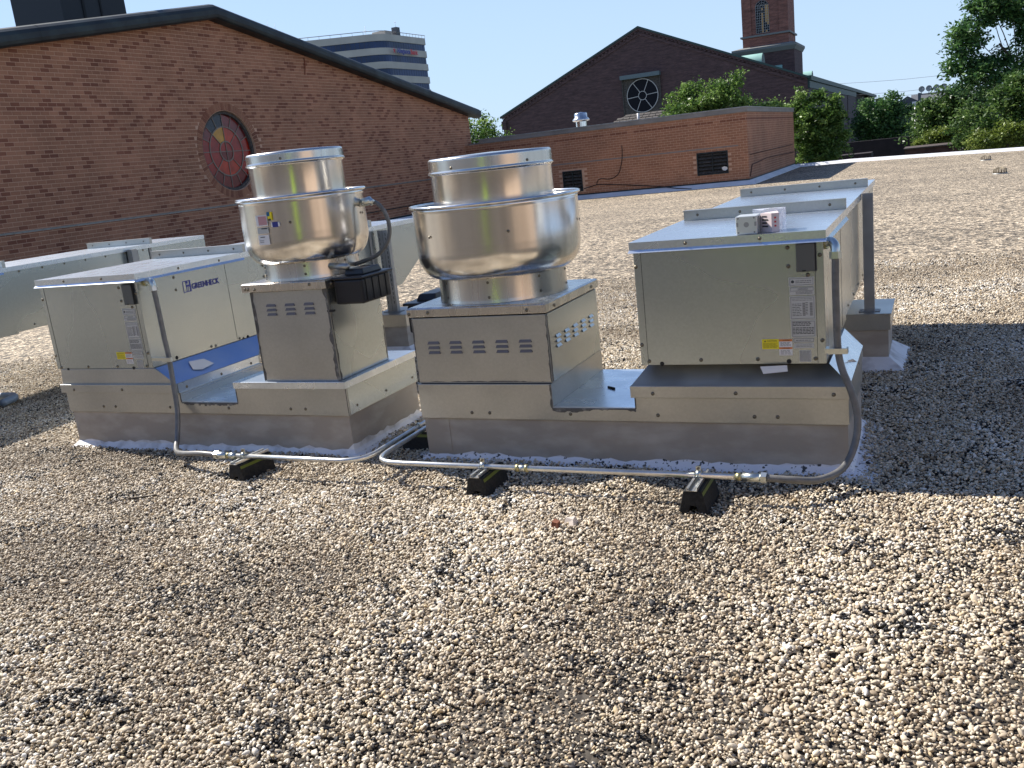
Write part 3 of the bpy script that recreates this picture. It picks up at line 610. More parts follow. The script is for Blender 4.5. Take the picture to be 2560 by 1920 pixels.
def louvres(parent, face, plane, us, z0, cols_w=.064, mat_=None):
    """three rows of punched hooded slots"""
    w = cols_w; h = .0125; d = .008; mb = MB()
    q = [(0, 0), (w, 0), (w-.006, h), (.0035, h)]    # outline: slanted right end
    if face == '-y':
        mb.add([(q[0][0], -d, 0), (q[1][0], -d, 0), (q[2][0], -.0006, h), (q[3][0], -.0006, h), (q[0][0], 0, 0), (q[1][0], 0, 0)], [(0, 1, 2, 3)], mi=0)
        mb.add([(0, -d, 0), (.003, -.0006, h), (0, 0, 0)], [(0, 1, 2)], mi=0); mb.add([(w, -d, 0), (w, 0, 0), (w-.006, -.0006, h)], [(0, 1, 2)], mi=0)
        mb.add([(0, -d, -.0003), (w, -d, -.0003), (w, 0, -.0003), (0, 0, -.0003)], [(0, 1, 2, 3)], mi=1)
    else:
        mb.add([(d, 0, 0), (d, w, 0), (.0006, w-.006, h), (.0006, .0035, h)], [(0, 1, 2, 3)], mi=0); mb.add([(d, 0, -.0003), (d, w, -.0003), (0, w, -.0003), (0, 0, -.0003)], [(0, 1, 2, 3)], mi=1)
    me = mb.mesh('vent_slot', [mat_ or M['slot'], M['dark']], recalc=False)
    for k, u in enumerate(us):
        for r in range(3):
            share(me, 'vent_slot', parent, (u, plane, z0-r*.0235) if face == '-y' else (plane, u, z0-r*.0235))
def exhaust_fan(parent, cx, cy, zb, k, tall, label=None):
    """zb: lid level. k: dict of radii and heights"""
    n = 128; f = MB()
    rn, zn, rs, zs, rr, zr = k['neck'], k['neckz'], k['bowl'], k['bowlz'], k['rim'], k['rimz']
    prof = [(rn, zn)]
    for i in range(1, 13):      # spun bowl: quarter-ellipse from the neck out to the shoulder
        a = math.pi/2*i/12; prof.append((rn-.004+(rs-rn+.004)*math.sin(a), zn-.004+(zs-zn+.03)*(1-math.cos(a))))
    prof += [(rs+.0005, zs+.05), (rs+.001, zs+.06), (rr-.0145, zr-.035), (rr-.0135, zr-.025), (rr-.010, zr-.012)]
    inner = [(rr-.016, zr-.012), (rs-.006, zs+.04), (rn, zn+.03), (rn-.04, zn+.03)]
    f.lathe(prof+inner, cx, cy, n); bowl = f.build('fan_bowl', M['alu'], parent)
    rim = MB(); tr = .0075
    rim.lathe([(rr-.008+tr*math.cos(2*math.pi*i/12), zr-.006+tr*math.sin(2*math.pi*i/12)) for i in range(13)], cx, cy, n); rim.build('rim_bead', M['alu'], bowl)
    nk = MB(); nk.lathe([(rn+.003, zb+.001), (rn+.0015, zb+.012), (rn, zb+.02), (rn-.001, zn+.004)], cx, cy, n); nk.build('fan_neck', M['alu_dull'], parent)
    dr = MB(); rd, zd, ztop = k['drum'], k['beadz'], k['top']
    dr.lathe([(rd, zs+.02), (rd, zr), (rd, zd-.010), (rd+.0005, zd-.008), (rd+.004, zd-.004)], cx, cy, n); drum = dr.build('wind_band', M['alu'], parent)
    cp = MB(); cp.lathe([(rd+.003, zd-.004), (rd+.009, zd-.002), (rd+.010, zd+.004), (rd+.005, zd+.009), (rd+.0045, zd+.012), (rd+.0045, zd+.014), (rd+.0045, ztop-.014), (rd+.0045, ztop-.012), (rd+.002, ztop-.005), (rd-.004, ztop-.001), (rd-.012, ztop), (rd-.02, ztop+.0005), (.10, ztop+.006), (.001, ztop+.008)], cx, cy, n); cap = cp.build('drum_cap', M['alu_dull'], parent)
    # rivets / screws round neck and bowl
    def at(o, r, z, deg):
        a = R(deg); s = bpy.data.objects.new('screw', SCREW['-y']); C.objects.link(s); s.parent = o; s.location = Vector((cx+r*math.cos(a), cy+r*math.sin(a), z))-wloc(o); s.rotation_euler = (0, 0, a+math.pi/2); s.scale = (.9, .9, .9)
    for d in k['screwdeg']: at(parent, rn+.002, zb+.03, d); at(parent, rn, zn-.02, d)
    for d in k['bowldeg']: at(bowl, rs+.006, zs+.11, d)
    for d in k['capdeg']: at(cap, rd+.005, zd+.022, d)
    return bowl
def labels(parent, dx):
    """warning and data labels on the supply housing front, RU coordinates shifted by dx"""
    y = YF-.0008
    def c(m, a, b, z0, z1, d=y, nm='label'): return card(parent, nm, m, '-y', a+dx, b+dx, z0, z1, d)
    def lines(a, b, z0, z1, n, m=M['inkgrey'], parts=2, h=.0021, seed=1, par=None):
        rr = random.Random(seed); mb = MB()
        for i in range(n):
            z = z1-(i+.5)*(z1-z0)/n; x = a
            while x < b-.004:
                w = rr.uniform(.006, .016); w = min(w, b-x); mb.box(x+dx, x+w+dx, y-.0013, y-.0009, z-h/2, z+h/2); x += w+.0022
        mb.build('print', m, par or parent)
    def border(a, b, z0, z1, par, t=.0012):
        mb = MB(); d0, d1 = y-.0013, y-.0009
        mb.box(a+dx, b+dx, d0, d1, z0, z0+t); mb.box(a+dx, b+dx, d0, d1, z1-t, z1); mb.box(a+dx, a+t+dx, d0, d1, z0+t, z1-t); mb.box(b-t+dx, b+dx, d0, d1, z0+t, z1-t); mb.build('print', M['ink'], par)
    l = c(M['label'], -.546, -.448, .795, .830); border(-.542, -.452, .799, .826, l); lines(-.520, -.460, .805, .819, 2, M['ink'], seed=2, par=l)
    mb = MB(); mb.lathe([(.0001, 0), (.0062, 0)], 0, 0, 20); mb.v = [(-.531+dx+p[0], y-.0011, .813+p[1]) for p in mb.v]; mb.build('print', M['ink'], l)
    l = c(M['label'], -.544, -.449, .759, .791); border(-.541, -.452, .775, .789, l); lines(-.52, -.456, .762, .773, 3, seed=3, par=l); text('GREENHECK', M['ink'], l, (-.512+dx, y-.001, .779), '-y', .040, .0065)
    l = c(M['label'], -.545, -.447, .659, .754); border(-.541, -.451, .663, .750, l); lines(-.536, -.500, .672, .726, 8, M['ink'], seed=4, par=l); lines(-.484, -.475, .678, .73, 8, M['ink'], seed=5, par=l)
    mb = MB()
    for a_ in (-.496, -.468):
        for i in range(8): mb.box(a_+dx, a_+.011+dx, y-.0013, y-.0009, .674+i*.0068, .674+i*.0068+.0056)
    mb.build('print', M['inkgrey'], l); lines(-.536, -.456, .734, .746, 2, seed=6, par=l)
    l = c(M['label'], -.543, -.447, .586, .656); border(-.539, -.451, .590, .652, l); lines(-.536, -.465, .632, .650, 3, M['ink'], h=.003, seed=7, par=l); lines(-.536, -.455, .598, .628, 5, M['ink'], h=.003, seed=8, par=l)
    l = c(M['label'], -.537, -.455, .564, .583); border(-.535, -.457, .566, .581, l); lines(-.526, -.466, .570, .577, 1, M['ink'], seed=9, par=l)
    l = c(M['label'], -.535, -.456, .541, .560); lines(-.526, -.464, .545, .557, 2, M['inkgrey'], seed=10, par=l)
    l = c(M['label'], -.514, -.468, .484, .532); lines(-.512, -.471, .486, .530, 10, M['inkgrey'], seed=11, par=l)
    l = c(M['yellow'], -.661, -.594, .539, .580); text('CAUTION', M['ink'], l, (-.640+dx, y-.001, .570), '-y', .038, .0065); lines(-.657, -.599, .543, .566, 5, mat('olive_ink', (.30, .25, .02), .6), seed=12, par=l)
    mb = MB(); mb.add([(-.653+dx, y-.0011, .569), (-.644+dx, y-.0011, .569), (-.6485+dx, y-.0011, .577)], [(0, 1, 2)]); mb.build('print', M['ink'], l)
    l = c(M['labelwhite'], -.593, -.541, .512, .579); card(l, 'band', M['orange'], '-y', -.593+dx, -.541+dx, .570, .579, y-.0009, .0003); card(l, 'band', M['orange'], '-y', -.593+dx, -.541+dx, .538, .546, y-.0009, .0003)
    text('WARNING', M['ink'], l, (-.578+dx, y-.0013, .5722), '-y', .026, .0048); text('CAUTION', M['ink'], l, (-.578+dx, y-.0013, .5397), '-y', .026, .0048)
    lines(-.588, -.547, .550, .568, 4, seed=13, par=l); lines(-.588, -.547, .515, .535, 4, seed=14, par=l)
def supply(parent, x0, x1, zt=1.012, zb=.475, dx=0., labelled=True, hood_end=6.95, y1=4.70, front=True):
    """supply fan housing with its long intake hood behind"""
    h = MB(); h.box(x0, x1, YF, y1, zb, zt-.030); body = h.build('supply_housing', M['galv'], parent, bevel=.002)
    g_ = MB(); g_.box(x0+.032, x0+.0335, YF-.0012, YF-.0002, zb+.004, zt-.04); g_.box(x1-.034, x1-.0325, YF-.0012, YF-.0002, zb+.004, zt-.04); g_.build('panel_joint', M['dark'], body)
    if labelled:  # raised access panel joint on the side
        g_ = MB(); g_.box(x1+.0002, x1+.0012, y1-.20, y1-.1985, zb+.01, zt-.05); g_.build('panel_joint', M['dark'], body)
    l = MB(); a, b = x0-.012, x1+.012; l.box(a, b, YF-.014, hood_end-.02, zt-.004, zt)      # lid sheet over housing and hood
    l.box(a, b, YF-.014, YF-.012, zt-.032, zt-.004); l.box(b-.002, b, YF-.012, hood_end-.02, zt-.034, zt-.004); l.box(a, a+.002, YF-.012, hood_end-.02, zt-.034, zt-.004)
    l.add([(a, YF-.014, zt-.032), (b, YF-.014, zt-.032), (b+.004, YF-.026, zt-.044), (a-.004, YF-.026, zt-.044)], [(0, 1, 2, 3)])
    l.add([(b, YF-.02, zt-.034), (b, y1-.02, zt-.034), (b+.012, y1-.03, zt-.048), (b+.010, YF-.02, zt-.046)], [(0, 1, 2, 3)])
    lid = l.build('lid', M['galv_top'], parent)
    # intake hood: underside level with the housing then rising, end cut back at a slant
    hd = MB(); zc = zt-.006
    side = [(y1+.001, zb+.012), (y1+.001, zc), (hood_end-.03, zc), (hood_end, zc-.05), (hood_end-.02, zb+.20), (hood_end-.36, zb+.025)]
    hd.prism(side, 'x', x0+.004, x1-.004); hood = hd.build('intake_hood', M['galv'], parent, bevel=.002)
    for yy, zf in ((y1-.02, 1.075), (6.20, 1.06)):   # standing seam flanges across the roof
        fl = MB(); e = .012
        fl.box(a+.02, b-.0, yy, yy+.028, zt+.0005, zt+.048); fl.box(a+.02, b, yy-.012, yy+.03, zt+.048, zt+.051)
        fo = fl.build('flange', M['galv_dirty'], parent); screws(fo, [(a+.09+i*(b-a-.12)/3.2, yy-.0005, zt+.026) for i in range(4)], '-y', .8)
    so = MB(); so.box(b-.0125, b-.0095, 6.185, 6.215, zb+.1, zt-.034); so.build('hood_seam', M['galv_dark'], hood)
    screws(hood, [(x1-.004, y, zt-.045) for y in np.linspace(y1+.12, 6.12, 7)]+[(x1-.004, y, zb+.045) for y in np.linspace(y1+.15, hood_end-.45, 6)]+[(x1-.004, 6.26, z) for z in (zb+.18, zb+.36, zb+.48)], '+x', .9)
    # disconnect switch cover
    s = MB(); s.box(x1-.103, x1-.031, YF-.016, YF-.0005, .853, .965); sw = s.build('switch_cover', M['switch'], parent, bevel=.003)
    s = MB(); s.box(x1-.030, x1-.0275, YF-.014, YF-.0005, .853, .966); s.box(x1-.104, x1-.0275, YF-.0145, YF-.0005, .9665, .969); s.build('cover_edge', M['dark'], sw)
    s = MB(); s.box(x1-.080, x1-.066, YF-.0175, YF-.0162, .855, .860); s.build('catch', M['dark'], sw)
    screws(parent, [(p[0]+dx, YF, p[1]) for p in [(-1.174, .907), (-1.173, .566), (-.424, .915), (-.424, .572), (-.452, .497), (-.681, .497), (-.918, .496), (-1.145, .493), (-.546, .951), (-.545, .876), (-.472, .838)]], '-y')
    screws(parent, [(p+dx, YF-.014, zt-.016) for p in (-.951, -.650)], '-y', .9)
    for p in ((-1.089, .481), (-.556, .486)):    # knock-out holes
        kb = MB(); kb.lathe([(.0001, 0), (.0098, 0)], 0, 0, 16, smooth=False); kb.v = [(p[0]+dx+q[0], YF-.0012, p[1]+q[1]) for q in kb.v]; kb.build('knockout', M['dark'], body)
    return body

def smear(parent, p0, p1, wdir, nrm, w0, w1, seed, m='seal'):
    """ragged ribbon of grey sealant and grime along a seam: from p0 to p1, spreading along wdir"""
    rr = random.Random(seed); p0, p1, wd, nv = Vector(p0), Vector(p1), Vector(wdir), Vector(nrm); n = max(6, int((p1-p0).length/.012)); vs = []; w = .5
    for i in range(n+1):
        w = min(1, max(0, w+rr.uniform(-.33, .33))); p = p0+(p1-p0)*i/n+nv*.0007; vs += [p, p+wd*(w0+(w1-w0)*w)]
    g = MB(); g.add(vs, [(2*i, 2*i+1, 2*i+3, 2*i+2) for i in range(n)]); return g.build('sealant', M[m], parent)
# ---- right unit
RU = thing('rooftop_fan_unit', 'right galvanised unit: wide spun fan left, supply box with yellow caution sticker right', 'ventilation unit', (-1.32, 4.15, 0), 'combined rooftop fan units')
g = MB(); g.box(-2.315, -.335, YF, YB, 0, .222); g.build('curb', M['curb'], RU)
g = MB(); g.box(-2.313, -2.18, YF-.003, YF-.0003, .045, .218); g.build('membrane_lap', M['curb'], RU)
wavy_flashing(RU, -2.315, -.335, YF, YB, .115)
# cap frame in one sheet-metal profile with the notch
g = MB(); x0, x1 = -2.322, -.328
g.prism([(x0, .220), (x1, .220), (x1, .331), (-1.223, .331), (-1.223, .281), (-1.615, .281), (-1.615, .392), (x0, .392)], 'y', YF-.012, YB+.012)
cap = g.build('curb_cap', M['galv_dirty'], RU, bevel=.0015)
g = MB(); g.box(-1.622, -1.2205, YF-.0135, YF-.0125, .274, .2795); g.box(-1.6225, -1.616, YF-.0135, YF-.0125, .2796, .392); g.box(-1.2225, -1.2165, YF-.0135, YF-.0125, .2796, .331); g.build('sealant', M['seal'], RU)
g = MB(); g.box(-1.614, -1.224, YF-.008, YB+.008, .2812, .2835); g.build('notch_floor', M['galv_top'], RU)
screws(RU, [(x, YF-.012, .251) for x in (-2.041, -1.946, -1.533, -1.121, -.704, -.609)], '-y')
# fan housing
g = MB(); g.box(-2.318, -1.612, YF, YB, .3945, .716); fh = g.build('fan_housing', M['galv_dirty'], RU, bevel=.003)
g = MB(); g.box(-1.6118, -1.611, YF+.008, YB-.008, .397, .714); g.build('housing_side', M['galv'], fh)
g = MB(); g.box(-2.31, -1.62, YF+.003, YB-.003, .3921, .3944); g.build('seam_gap', M['dark'], fh)
g = MB(); g.box(-2.31, -1.62, YF+.006, YB-.006, .7161, .7245); g.build('lid_gap', M['dark'], fh)
louvres(fh, '-y', YF, [-2.240, -2.121, -1.999, -1.877, -1.757], .5895)
louvres(fh, '+x', -1.611, [3.89, 4.005, 4.12, 4.235, 4.35], .5895, .058, M['galv_top'])
g = MB(); g.box(-2.328, -1.602, YF-.016, YB+.012, .725, .763); g.frustum((-2.328, -1.602, YF-.016, YB+.012), (-2.318, -1.612, YF-.006, YB+.002), .763, .769); lid = g.build('fan_base', M['alu_dull'], RU, bevel=.0015)
screws(RU, [(-2.211, YF-.016, .745), (-1.696, YF-.016, .741), (-2.316, YF-.016, .740)], '-y'); screws(RU, [(-1.602, 3.888, .742), (-1.602, 4.403, .742)], '+x')
KR = dict(neck=.316, neckz=.888, bowl=.4025, bowlz=.99, rim=.419, rimz=1.238, drum=.294, beadz=1.378, top=1.448, screwdeg=[-124, -78, -32, 10, 58, 104, 150, 196], bowldeg=[-116, -58, 10, 70, 130, 190], capdeg=[-102, -30, 40, 150])
exhaust_fan(RU, -1.965, 4.14, .769, KR, 0)
smear(fh, (-1.612, YF, .40), (-1.612, YF, .714), (-1, 0, 0), (0, -1, 0), .002, .012, 1); smear(fh, (-1.611, YF+.01, .40), (-1.611, YF+.01, .714), (0, 1, 0), (1, 0, 0), .003, .010, 2)
smear(fh, (-2.318, YF, .40), (-2.318, YF, .714), (1, 0, 0), (0, -1, 0), .001, .010, 3); smear(fh, (-2.318, YF-.0002, .40), (-1.612, YF-.0002, .40), (0, 0, 1), (0, -1, 0), .001, .006, 4)
smear(cap, (-1.62, YF-.0125, .28), (-1.22, YF-.0125, .28), (0, 0, -1), (0, -1, 0), .002, .022, 5); smear(cap, (-1.6155, YF-.0125, .28), (-1.6155, YF-.0125, .39), (-1, 0, 0), (0, -1, 0), .002, .014, 6); smear(cap, (-1.2225, YF-.0125, .28), (-1.2225, YF-.0125, .33), (1, 0, 0), (0, -1, 0), .002, .012, 7)
# grease box behind left
g = MB(); g.box(-2.50, -2.329, 4.07, 4.40, .59, .735); gx = g.build('grease_box', M['black'], RU, bevel=.012)
g = MB(); g.box(-2.515, -2.33, 4.055, 4.415, .7355, .750); g.build('box_lid', M['black'], gx, bevel=.006)
g = MB(); g.frustum((-2.47, -2.35, 4.12, 4.36), (-2.455, -2.36, 4.14, 4.34), .7505, .785); g.build('box_cap', M['black'], gx, bevel=.006)
g = MB(); g.tube([(-2.25, 4.25, .835), (-2.39, 4.33, .828)], .016, 14); g.build('drain_spout', M['galv_dirty'], RU)
# stickers on the left flank of the bowl
def bowl_sticker(parent, m, cx, cy, r, a0, a1, z0, z1, nm='label', dz=0.):
    b = MB(); n = 6; rr = r+.0012; b.add([(cx+rr*math.cos(R(a0+(a1-a0)*i/n)), cy+rr*math.sin(R(a0+(a1-a0)*i/n)), z) for i in range(n+1) for z in (z0, z1)], [(2*i, 2*i+2, 2*i+3, 2*i+1) for i in range(n)]); return b.build(nm, m, parent)
rb_ = .4035
bowl_sticker(RU, M['labelwhite'], -1.965, 4.14, rb_, 186, 195, 1.085, 1.165)
bowl_sticker(RU, M['inkgrey'], -1.965, 4.14, rb_-.002, 183, 197, 1.043, 1.080); bowl_sticker(RU, M['blueprint'], -1.965, 4.14, rb_, 196, 201, 1.062, 1.082); bowl_sticker(RU, M['labelwhite'], -1.965, 4.14, rb_-.001, 197, 201.5, 1.035, 1.060)
bowl_sticker(RU, M['labelwhite'], -1.965, 4.14, rb_-.004, 188, 198, .985, 1.035)
# supply side of the right unit
g = MB(); g.frustum((-1.232, -.328, YF-.018, YB+.018), (-1.168, -.402, YF+.17, YB+.01), .3862, .4735); g.build('skirt_top', mat('dull_grey_sheet', (.44, .415, .37), .6, .35, (5, (.25, .235, .21), .4, .7)), RU)
g = MB(); g.box(-1.236, -.324, YF-.0245, YB+.02, .333, .386)
sk = g.build('support_skirt', M['galv_dirty'], RU, bevel=.0015)
screws(RU, [(-1.134, YF-.0245, .353), (-.775, YF-.0245, .356), (-.384, YF-.0245, .352)], '-y')
g = MB(); g.add([(-.3225, YF-.01, .388), (-.3225, YB+.01, .388), (-.4005, YB, .4745), (-.4005, YF+.005, .4745)], [(0, 1, 2, 3)]); g.build('skirt_side', M['galv_top'], RU)
supply(RU, -1.182, -.410)
labels(RU, 0.)
g = MB(); g.add([(-.669, YF-.028, .472), (-.561, YF-.026, .476), (-.558, YF-.034, .452), (-.655, YF-.038, .443)], [(0, 1, 2, 3)]); tag(g.build('paper_slip', M['paper']), 'small white paper slip stuck beneath the right supply housing', 'paper')
g = MB(); g.add([(-.352, 4.0, .438), (-.335, 4.10, .422), (-.318, 4.22, .372), (-.320, 4.27, .352), (-.338, 4.17, .402), (-.350, 4.08, .418)], [(0, 1, 2, 3, 4, 5)]); tag(g.build('paper_slip', M['paper']), 'crumpled white paper scrap on the sloping right side skirt', 'paper')
# boxes left on top of the right housing
bx = thing('electrical_box', 'square pale metal junction box with round knockout lying on the right unit', 'junction box', (-.70, 3.86, 1.0125))
g = MB(); g.box(-.744, -.660, 3.80, 3.90, 1.013, 1.086); g.build('box_body', mat('pale_box_metal', (.62, .64, .62), .4, .5), bx, bevel=.003)
for (r, x, z) in ((.0105, -.702, 1.052), (.0035, -.734, 1.078), (.0035, -.671, 1.078), (.0035, -.734, 1.021), (.0035, -.671, 1.021)):
    kb = MB(); kb.lathe([(.0001, 0), (r, 0)], 0, 0, 18, smooth=False); kb.v = [(x+q[0], 3.7995, z+q[1]) for q in kb.v]; kb.build('knockout', M['inkgrey'] if r < .01 else M['galv_dark'], bx)
g = MB(); g.box(-.742, -.734, 3.799, 3.7998, 1.045, 1.062); g.box(-.670, -.662, 3.799, 3.7998, 1.045, 1.062); g.build('slot', M['galv_dark'], bx)
bx = thing('electrical_box', 'pinkish white carton with red print beside the junction box on the right unit', 'carton', (-.60, 3.88, 1.0125))
g = MB(); g.box(-.6595, -.655, 3.83, 3.91, 1.013, 1.08); g.build('box_flap', M['galv_dark'], bx)
g = MB(); rot = lambda x, y, a, cx, cy: (cx+(x-cx)*math.cos(a)-(y-cy)*math.sin(a), cy+(x-cx)*math.sin(a)+(y-cy)*math.cos(a))
q = [(-.655, 3.86), (-.607, 3.826), (-.578, 3.835), (-.60, 3.93)]; g.add([(p[0], p[1], z) for z in (1.013, 1.088) for p in q], [(0, 1, 2, 3), (7, 6, 5, 4), (0, 1, 5, 4), (1, 2, 6, 5), (2, 3, 7, 6), (3, 0, 4, 7)]); g.build('carton_body', mat('pink_carton', (.66, .55, .54), .6), bx)
g = MB()
for i in range(4):
    z = 1.072-i*.013; a = Vector((-.655, 3.86, z)); b = Vector((-.607, 3.826, z)); n_ = Vector((-.58, -.81, 0))*.001
    g.add([a+(b-a)*.15+n_, a+(b-a)*(.6+.1*(i % 2))+n_, a+(b-a)*(.6+.1*(i % 2))+n_+Vector((0, 0, .006)), a+(b-a)*.15+n_+Vector((0, 0, .006))], [(0, 1, 2, 3)])
g.build('print', M['ink'], bx)
g = MB()
for i in range(3):
    z = 1.066-i*.016; a = Vector((-.607, 3.826, z)); b = Vector((-.578, 3.835, z)); n_ = Vector((.3, -.95, 0))*.001; g.add([a+(b-a)*.35+n_, a+(b-a)*.6+n_, a+(b-a)*.6+n_+Vector((0, 0, .007)), a+(b-a)*.35+n_+Vector((0, 0, .007))], [(0, 1, 2, 3)])
g.build('print', M['reddisk'], bx)
pl = bpy.data.materials.new('clear_plastic'); pl.use_nodes = True; pb = pl.node_tree.nodes['Principled BSDF']; pb.inputs['Base Color'].default_value = (.85, .87, .95, 1); pb.inputs['Roughness'].default_value = .2; pb.inputs['Alpha'].default_value = .38
g = MB(); g.box(-.700, -.568, 3.94, 3.943, 1.013, 1.100); g.box(-.5685, -.5665, 3.84, 3.94, 1.013, 1.10); g.add([(-.70, 3.94, 1.10), (-.66, 3.90, 1.096), (-.62, 3.93, 1.102), (-.58, 3.90, 1.098), (-.567, 3.94, 1.10)], [(0, 1, 2, 3, 4)]); tag(g.build('clear_plastic_wrap', pl), 'crumpled clear plastic packaging standing behind the small boxes', 'packaging')

# ---- left unit
LU = thing('rooftop_fan_unit', 'left galvanised unit: blue-lettered supply box left, narrow fan on tall box right', 'ventilation unit', (-3.78, 4.15, 0), 'combined rooftop fan units')
g = MB(); g.box(-4.775, -2.765, YF, YB, 0, .224); g.build('curb', M['curb'], LU)
wavy_flashing(LU, -4.775, -2.765, YF, YB, .085, 'white')
g = MB(); x0, x1 = -4.785, -2.755
g.prism([(x0, .222), (x1, .222), (x1, .368), (-3.475, .368), (-3.475, .289), (-3.874, .289), (-3.874, .342), (x0, .342)], 'y', YF-.012, YB+.006); g.build('curb_cap', M['galv_dirty'], LU, bevel=.0015)
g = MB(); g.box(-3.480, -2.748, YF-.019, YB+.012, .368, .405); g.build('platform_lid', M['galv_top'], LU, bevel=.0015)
g = MB(); g.box(-3.876, -3.470, YF-.0135, YF-.0125, .281, .2875); g.box(-3.881, -3.8745, YF-.0135, YF-.0125, .2876, .342); g.box(-3.474, -3.469, YF-.0135, YF-.0125, .2876, .366)
g.box(-2.756, -2.7535, YF-.0135, YF-.010, .224, .366); g.build('sealant', M['seal'], LU)
rr = random.Random(3); g = MB()
for i in range(26):
    x = -3.86+i*.0148; g.box(x, x+.0148, YF-.0134, YF-.0124, .281-rr.uniform(.002, .014), .2809)
g.build('sealant_drips', M['seal'], LU)
g = MB(); g.box(-3.873, -3.476, YF-.008, YB+.004, .2892, .2915); g.build('notch_floor', M['galv_top'], LU)
screws(LU, [(x, YF-.012, .257) for x in (-4.495, -4.398, -3.972, -3.543, -3.121, -3.025)], '-y'); screws(LU, [(-2.755, y, .259) for y in (3.871, 4.158, 4.443)], '+x')
g = MB(); g.box(-2.7545, -2.7535, YF+.004, YB, .225, .367); g.build('cap_side', M['galv'], LU)
# supply side
g = MB(); g.box(-4.812, -3.893, YF-.022, YB+.02, .342, .392); g.frustum((-4.806, -3.893, YF-.004, YB+.02), (-4.800, -4.045, YF-.001, YB+.25), .3921, .482); g.build('support_skirt', M['galv_dirty'], LU, bevel=.0015)
g = MB(); g.add([(-3.8945, YF-.018, .394), (-3.8945, YB+.01, .394), (-4.0435, YB+.24, .4825), (-4.0435, YF+.008, .4825)], [(0, 1, 2, 3)]); g.build('skirt_side', M['sky_sheen'], LU, recalc=False)  # plain metal slope, mirrored sky put in as blue colour
g = MB(); g.add([(-3.888, YF-.005, .293), (-3.888, YB, .293), (-3.890, YB, .392), (-3.890, YF-.005, .392)], [(0, 1, 2, 3)]); g.add([(-3.8875, YF, .335), (-3.8875, YB, .335), (-3.868, YB, .330), (-3.868, YF, .330)], [(0, 1, 2, 3)]); g.build('skirt_flange', M['galv_top'], LU, recalc=False)
screws(LU, [(-4.701, YF-.022, .360), (-4.307, YF-.022, .362)], '-y'); screws(LU, [(-3.889, 3.86, .36), (-3.889, 4.15, .36), (-3.889, 4.42, .36)], '+x')
LB = supply(LU, -4.826, -4.052, zt=1.024, zb=.484, dx=-3.646, labelled=True, y1=4.72)
labels(LU, -3.652)
g = MB(); g.box(-4.0398, -4.0388, 3.81, 4.70, .978, .987); g.build('sky_sheen_strip', M['sky_sheen'], LB)  # thin added strip, blue sky reflection painted along the lid edge
screws(LU, [(-4.040, 4.122, 1.006), (-4.040, 4.469, 1.003)], '+x', .9); screws(LU, [(-4.052, y, z) for y, z in ((4.083, .958), (4.084, .885), (3.93, .848), (4.282, .501), (4.321, .498), (4.541, .496), (4.577, .49), (3.944, .50), (4.882, .912), (4.883, .84))], '+x')
for y, z, r in ((3.989, .5, .011), (4.619, .489, .011)):
    kb = MB(); kb.lathe([(.0001, 0), (r, 0)], 0, 0, 16, smooth=False); kb.v = [(-4.0508, y+q[0], z+q[1]) for q in kb.v]; kb.build('knockout', M['dark'], LB)
# maker's lettering and square emblem on the side
lg = MB(); X_ = -4.0508
def lq(y0, y1, z0, z1, m=0): lg.add([(X_, y0, z0), (X_, y1, z0), (X_, y1, z1), (X_, y0, z1)], [(0, 1, 2, 3)], mi=m)
y0, y1, z0, z1 = 4.142, 4.208, .857, .924; t = .0045
lq(y0, y1, z0, z0+t); lq(y0, y1, z1-t, z1); lq(y0, y0+t, z0+t, z1-t); lq(y1-.012, y1, z0+t, z1-t); lq(y0+.026, y0+.031, z0+t, z1-t)
lq(y0+.031, y1-.012, z0+.030, z0+.042); lq(y0+.040, y0+.044, z0+t, z0+.030); lq(y0+.031, y0+.044, z1-.018, z1-t); lg.build('emblem', M['navy'], LB, recalc=False)
text('GREENHECK', M['navy'], LB, (-4.052, 4.214, .868), '+x', .236, .032, depth=.0022, bold=.03)
g = MB(); g.add([(-3.999, 4.02, .468), (-3.985, 4.13, .460), (-3.93, 4.15, .426), (-3.915, 4.03, .418), (-3.94, 3.985, .428)], [(0, 1, 2, 3, 4)]); tag(g.build('paper_slip', M['paper']), 'white printed paper slip lying on the blue-tinted side of the left skirt', 'paper')
# fan housing (taller, narrower)
g = MB(); g.box(-3.268, -2.789, YF+.003, 4.283, .4055, .884); fh = g.build('fan_housing', M['galv_dirty'], LU, bevel=.003)
g = MB(); g.box(-2.7888, -2.788, YF+.012, 4.277, .41, .88); g.build('housing_side', M['galv'], fh)
g = MB(); g.box(-2.796, -2.7865, YF-.0005, YF+.002, .408, .882); g.box(-3.270, -3.265, YF-.0005, YF+.002, .408, .882); g.build('sealant', M['seal'], fh)
louvres(fh, '-y', YF+.003, [-3.177, -3.056, -2.936], .8055, .062)
g = MB(); g.box(-3.305, -2.772, YF-.018, 4.30, .887, .926); g.frustum((-3.305, -2.772, YF-.018, 4.30), (-3.295, -2.782, YF-.008, 4.29), .926, .931); g.build('fan_base', M['alu_dull'], LU, bevel=.0015)
screws(LU, [(-3.28, YF-.018, .905), (-3.262, YF-.018, .903), (-3.22, YF-.018, .900), (-2.87, YF-.018, .912)], '-y'); screws(LU, [(-2.772, 3.83, .905)], '+x')
KL = dict(neck=.249, neckz=1.022, bowl=.3225, bowlz=1.118, rim=.338, rimz=1.358, drum=.243, beadz=1.515, top=1.573, screwdeg=[-128, -62, -10, 40, 150, 200], bowldeg=[-66, 10, 90, 172], capdeg=[-70, -160, 30])
exhaust_fan(LU, -3.03, 4.045, .931, KL, 1)
cxl, cyl, rl = -3.03, 4.045, .3275
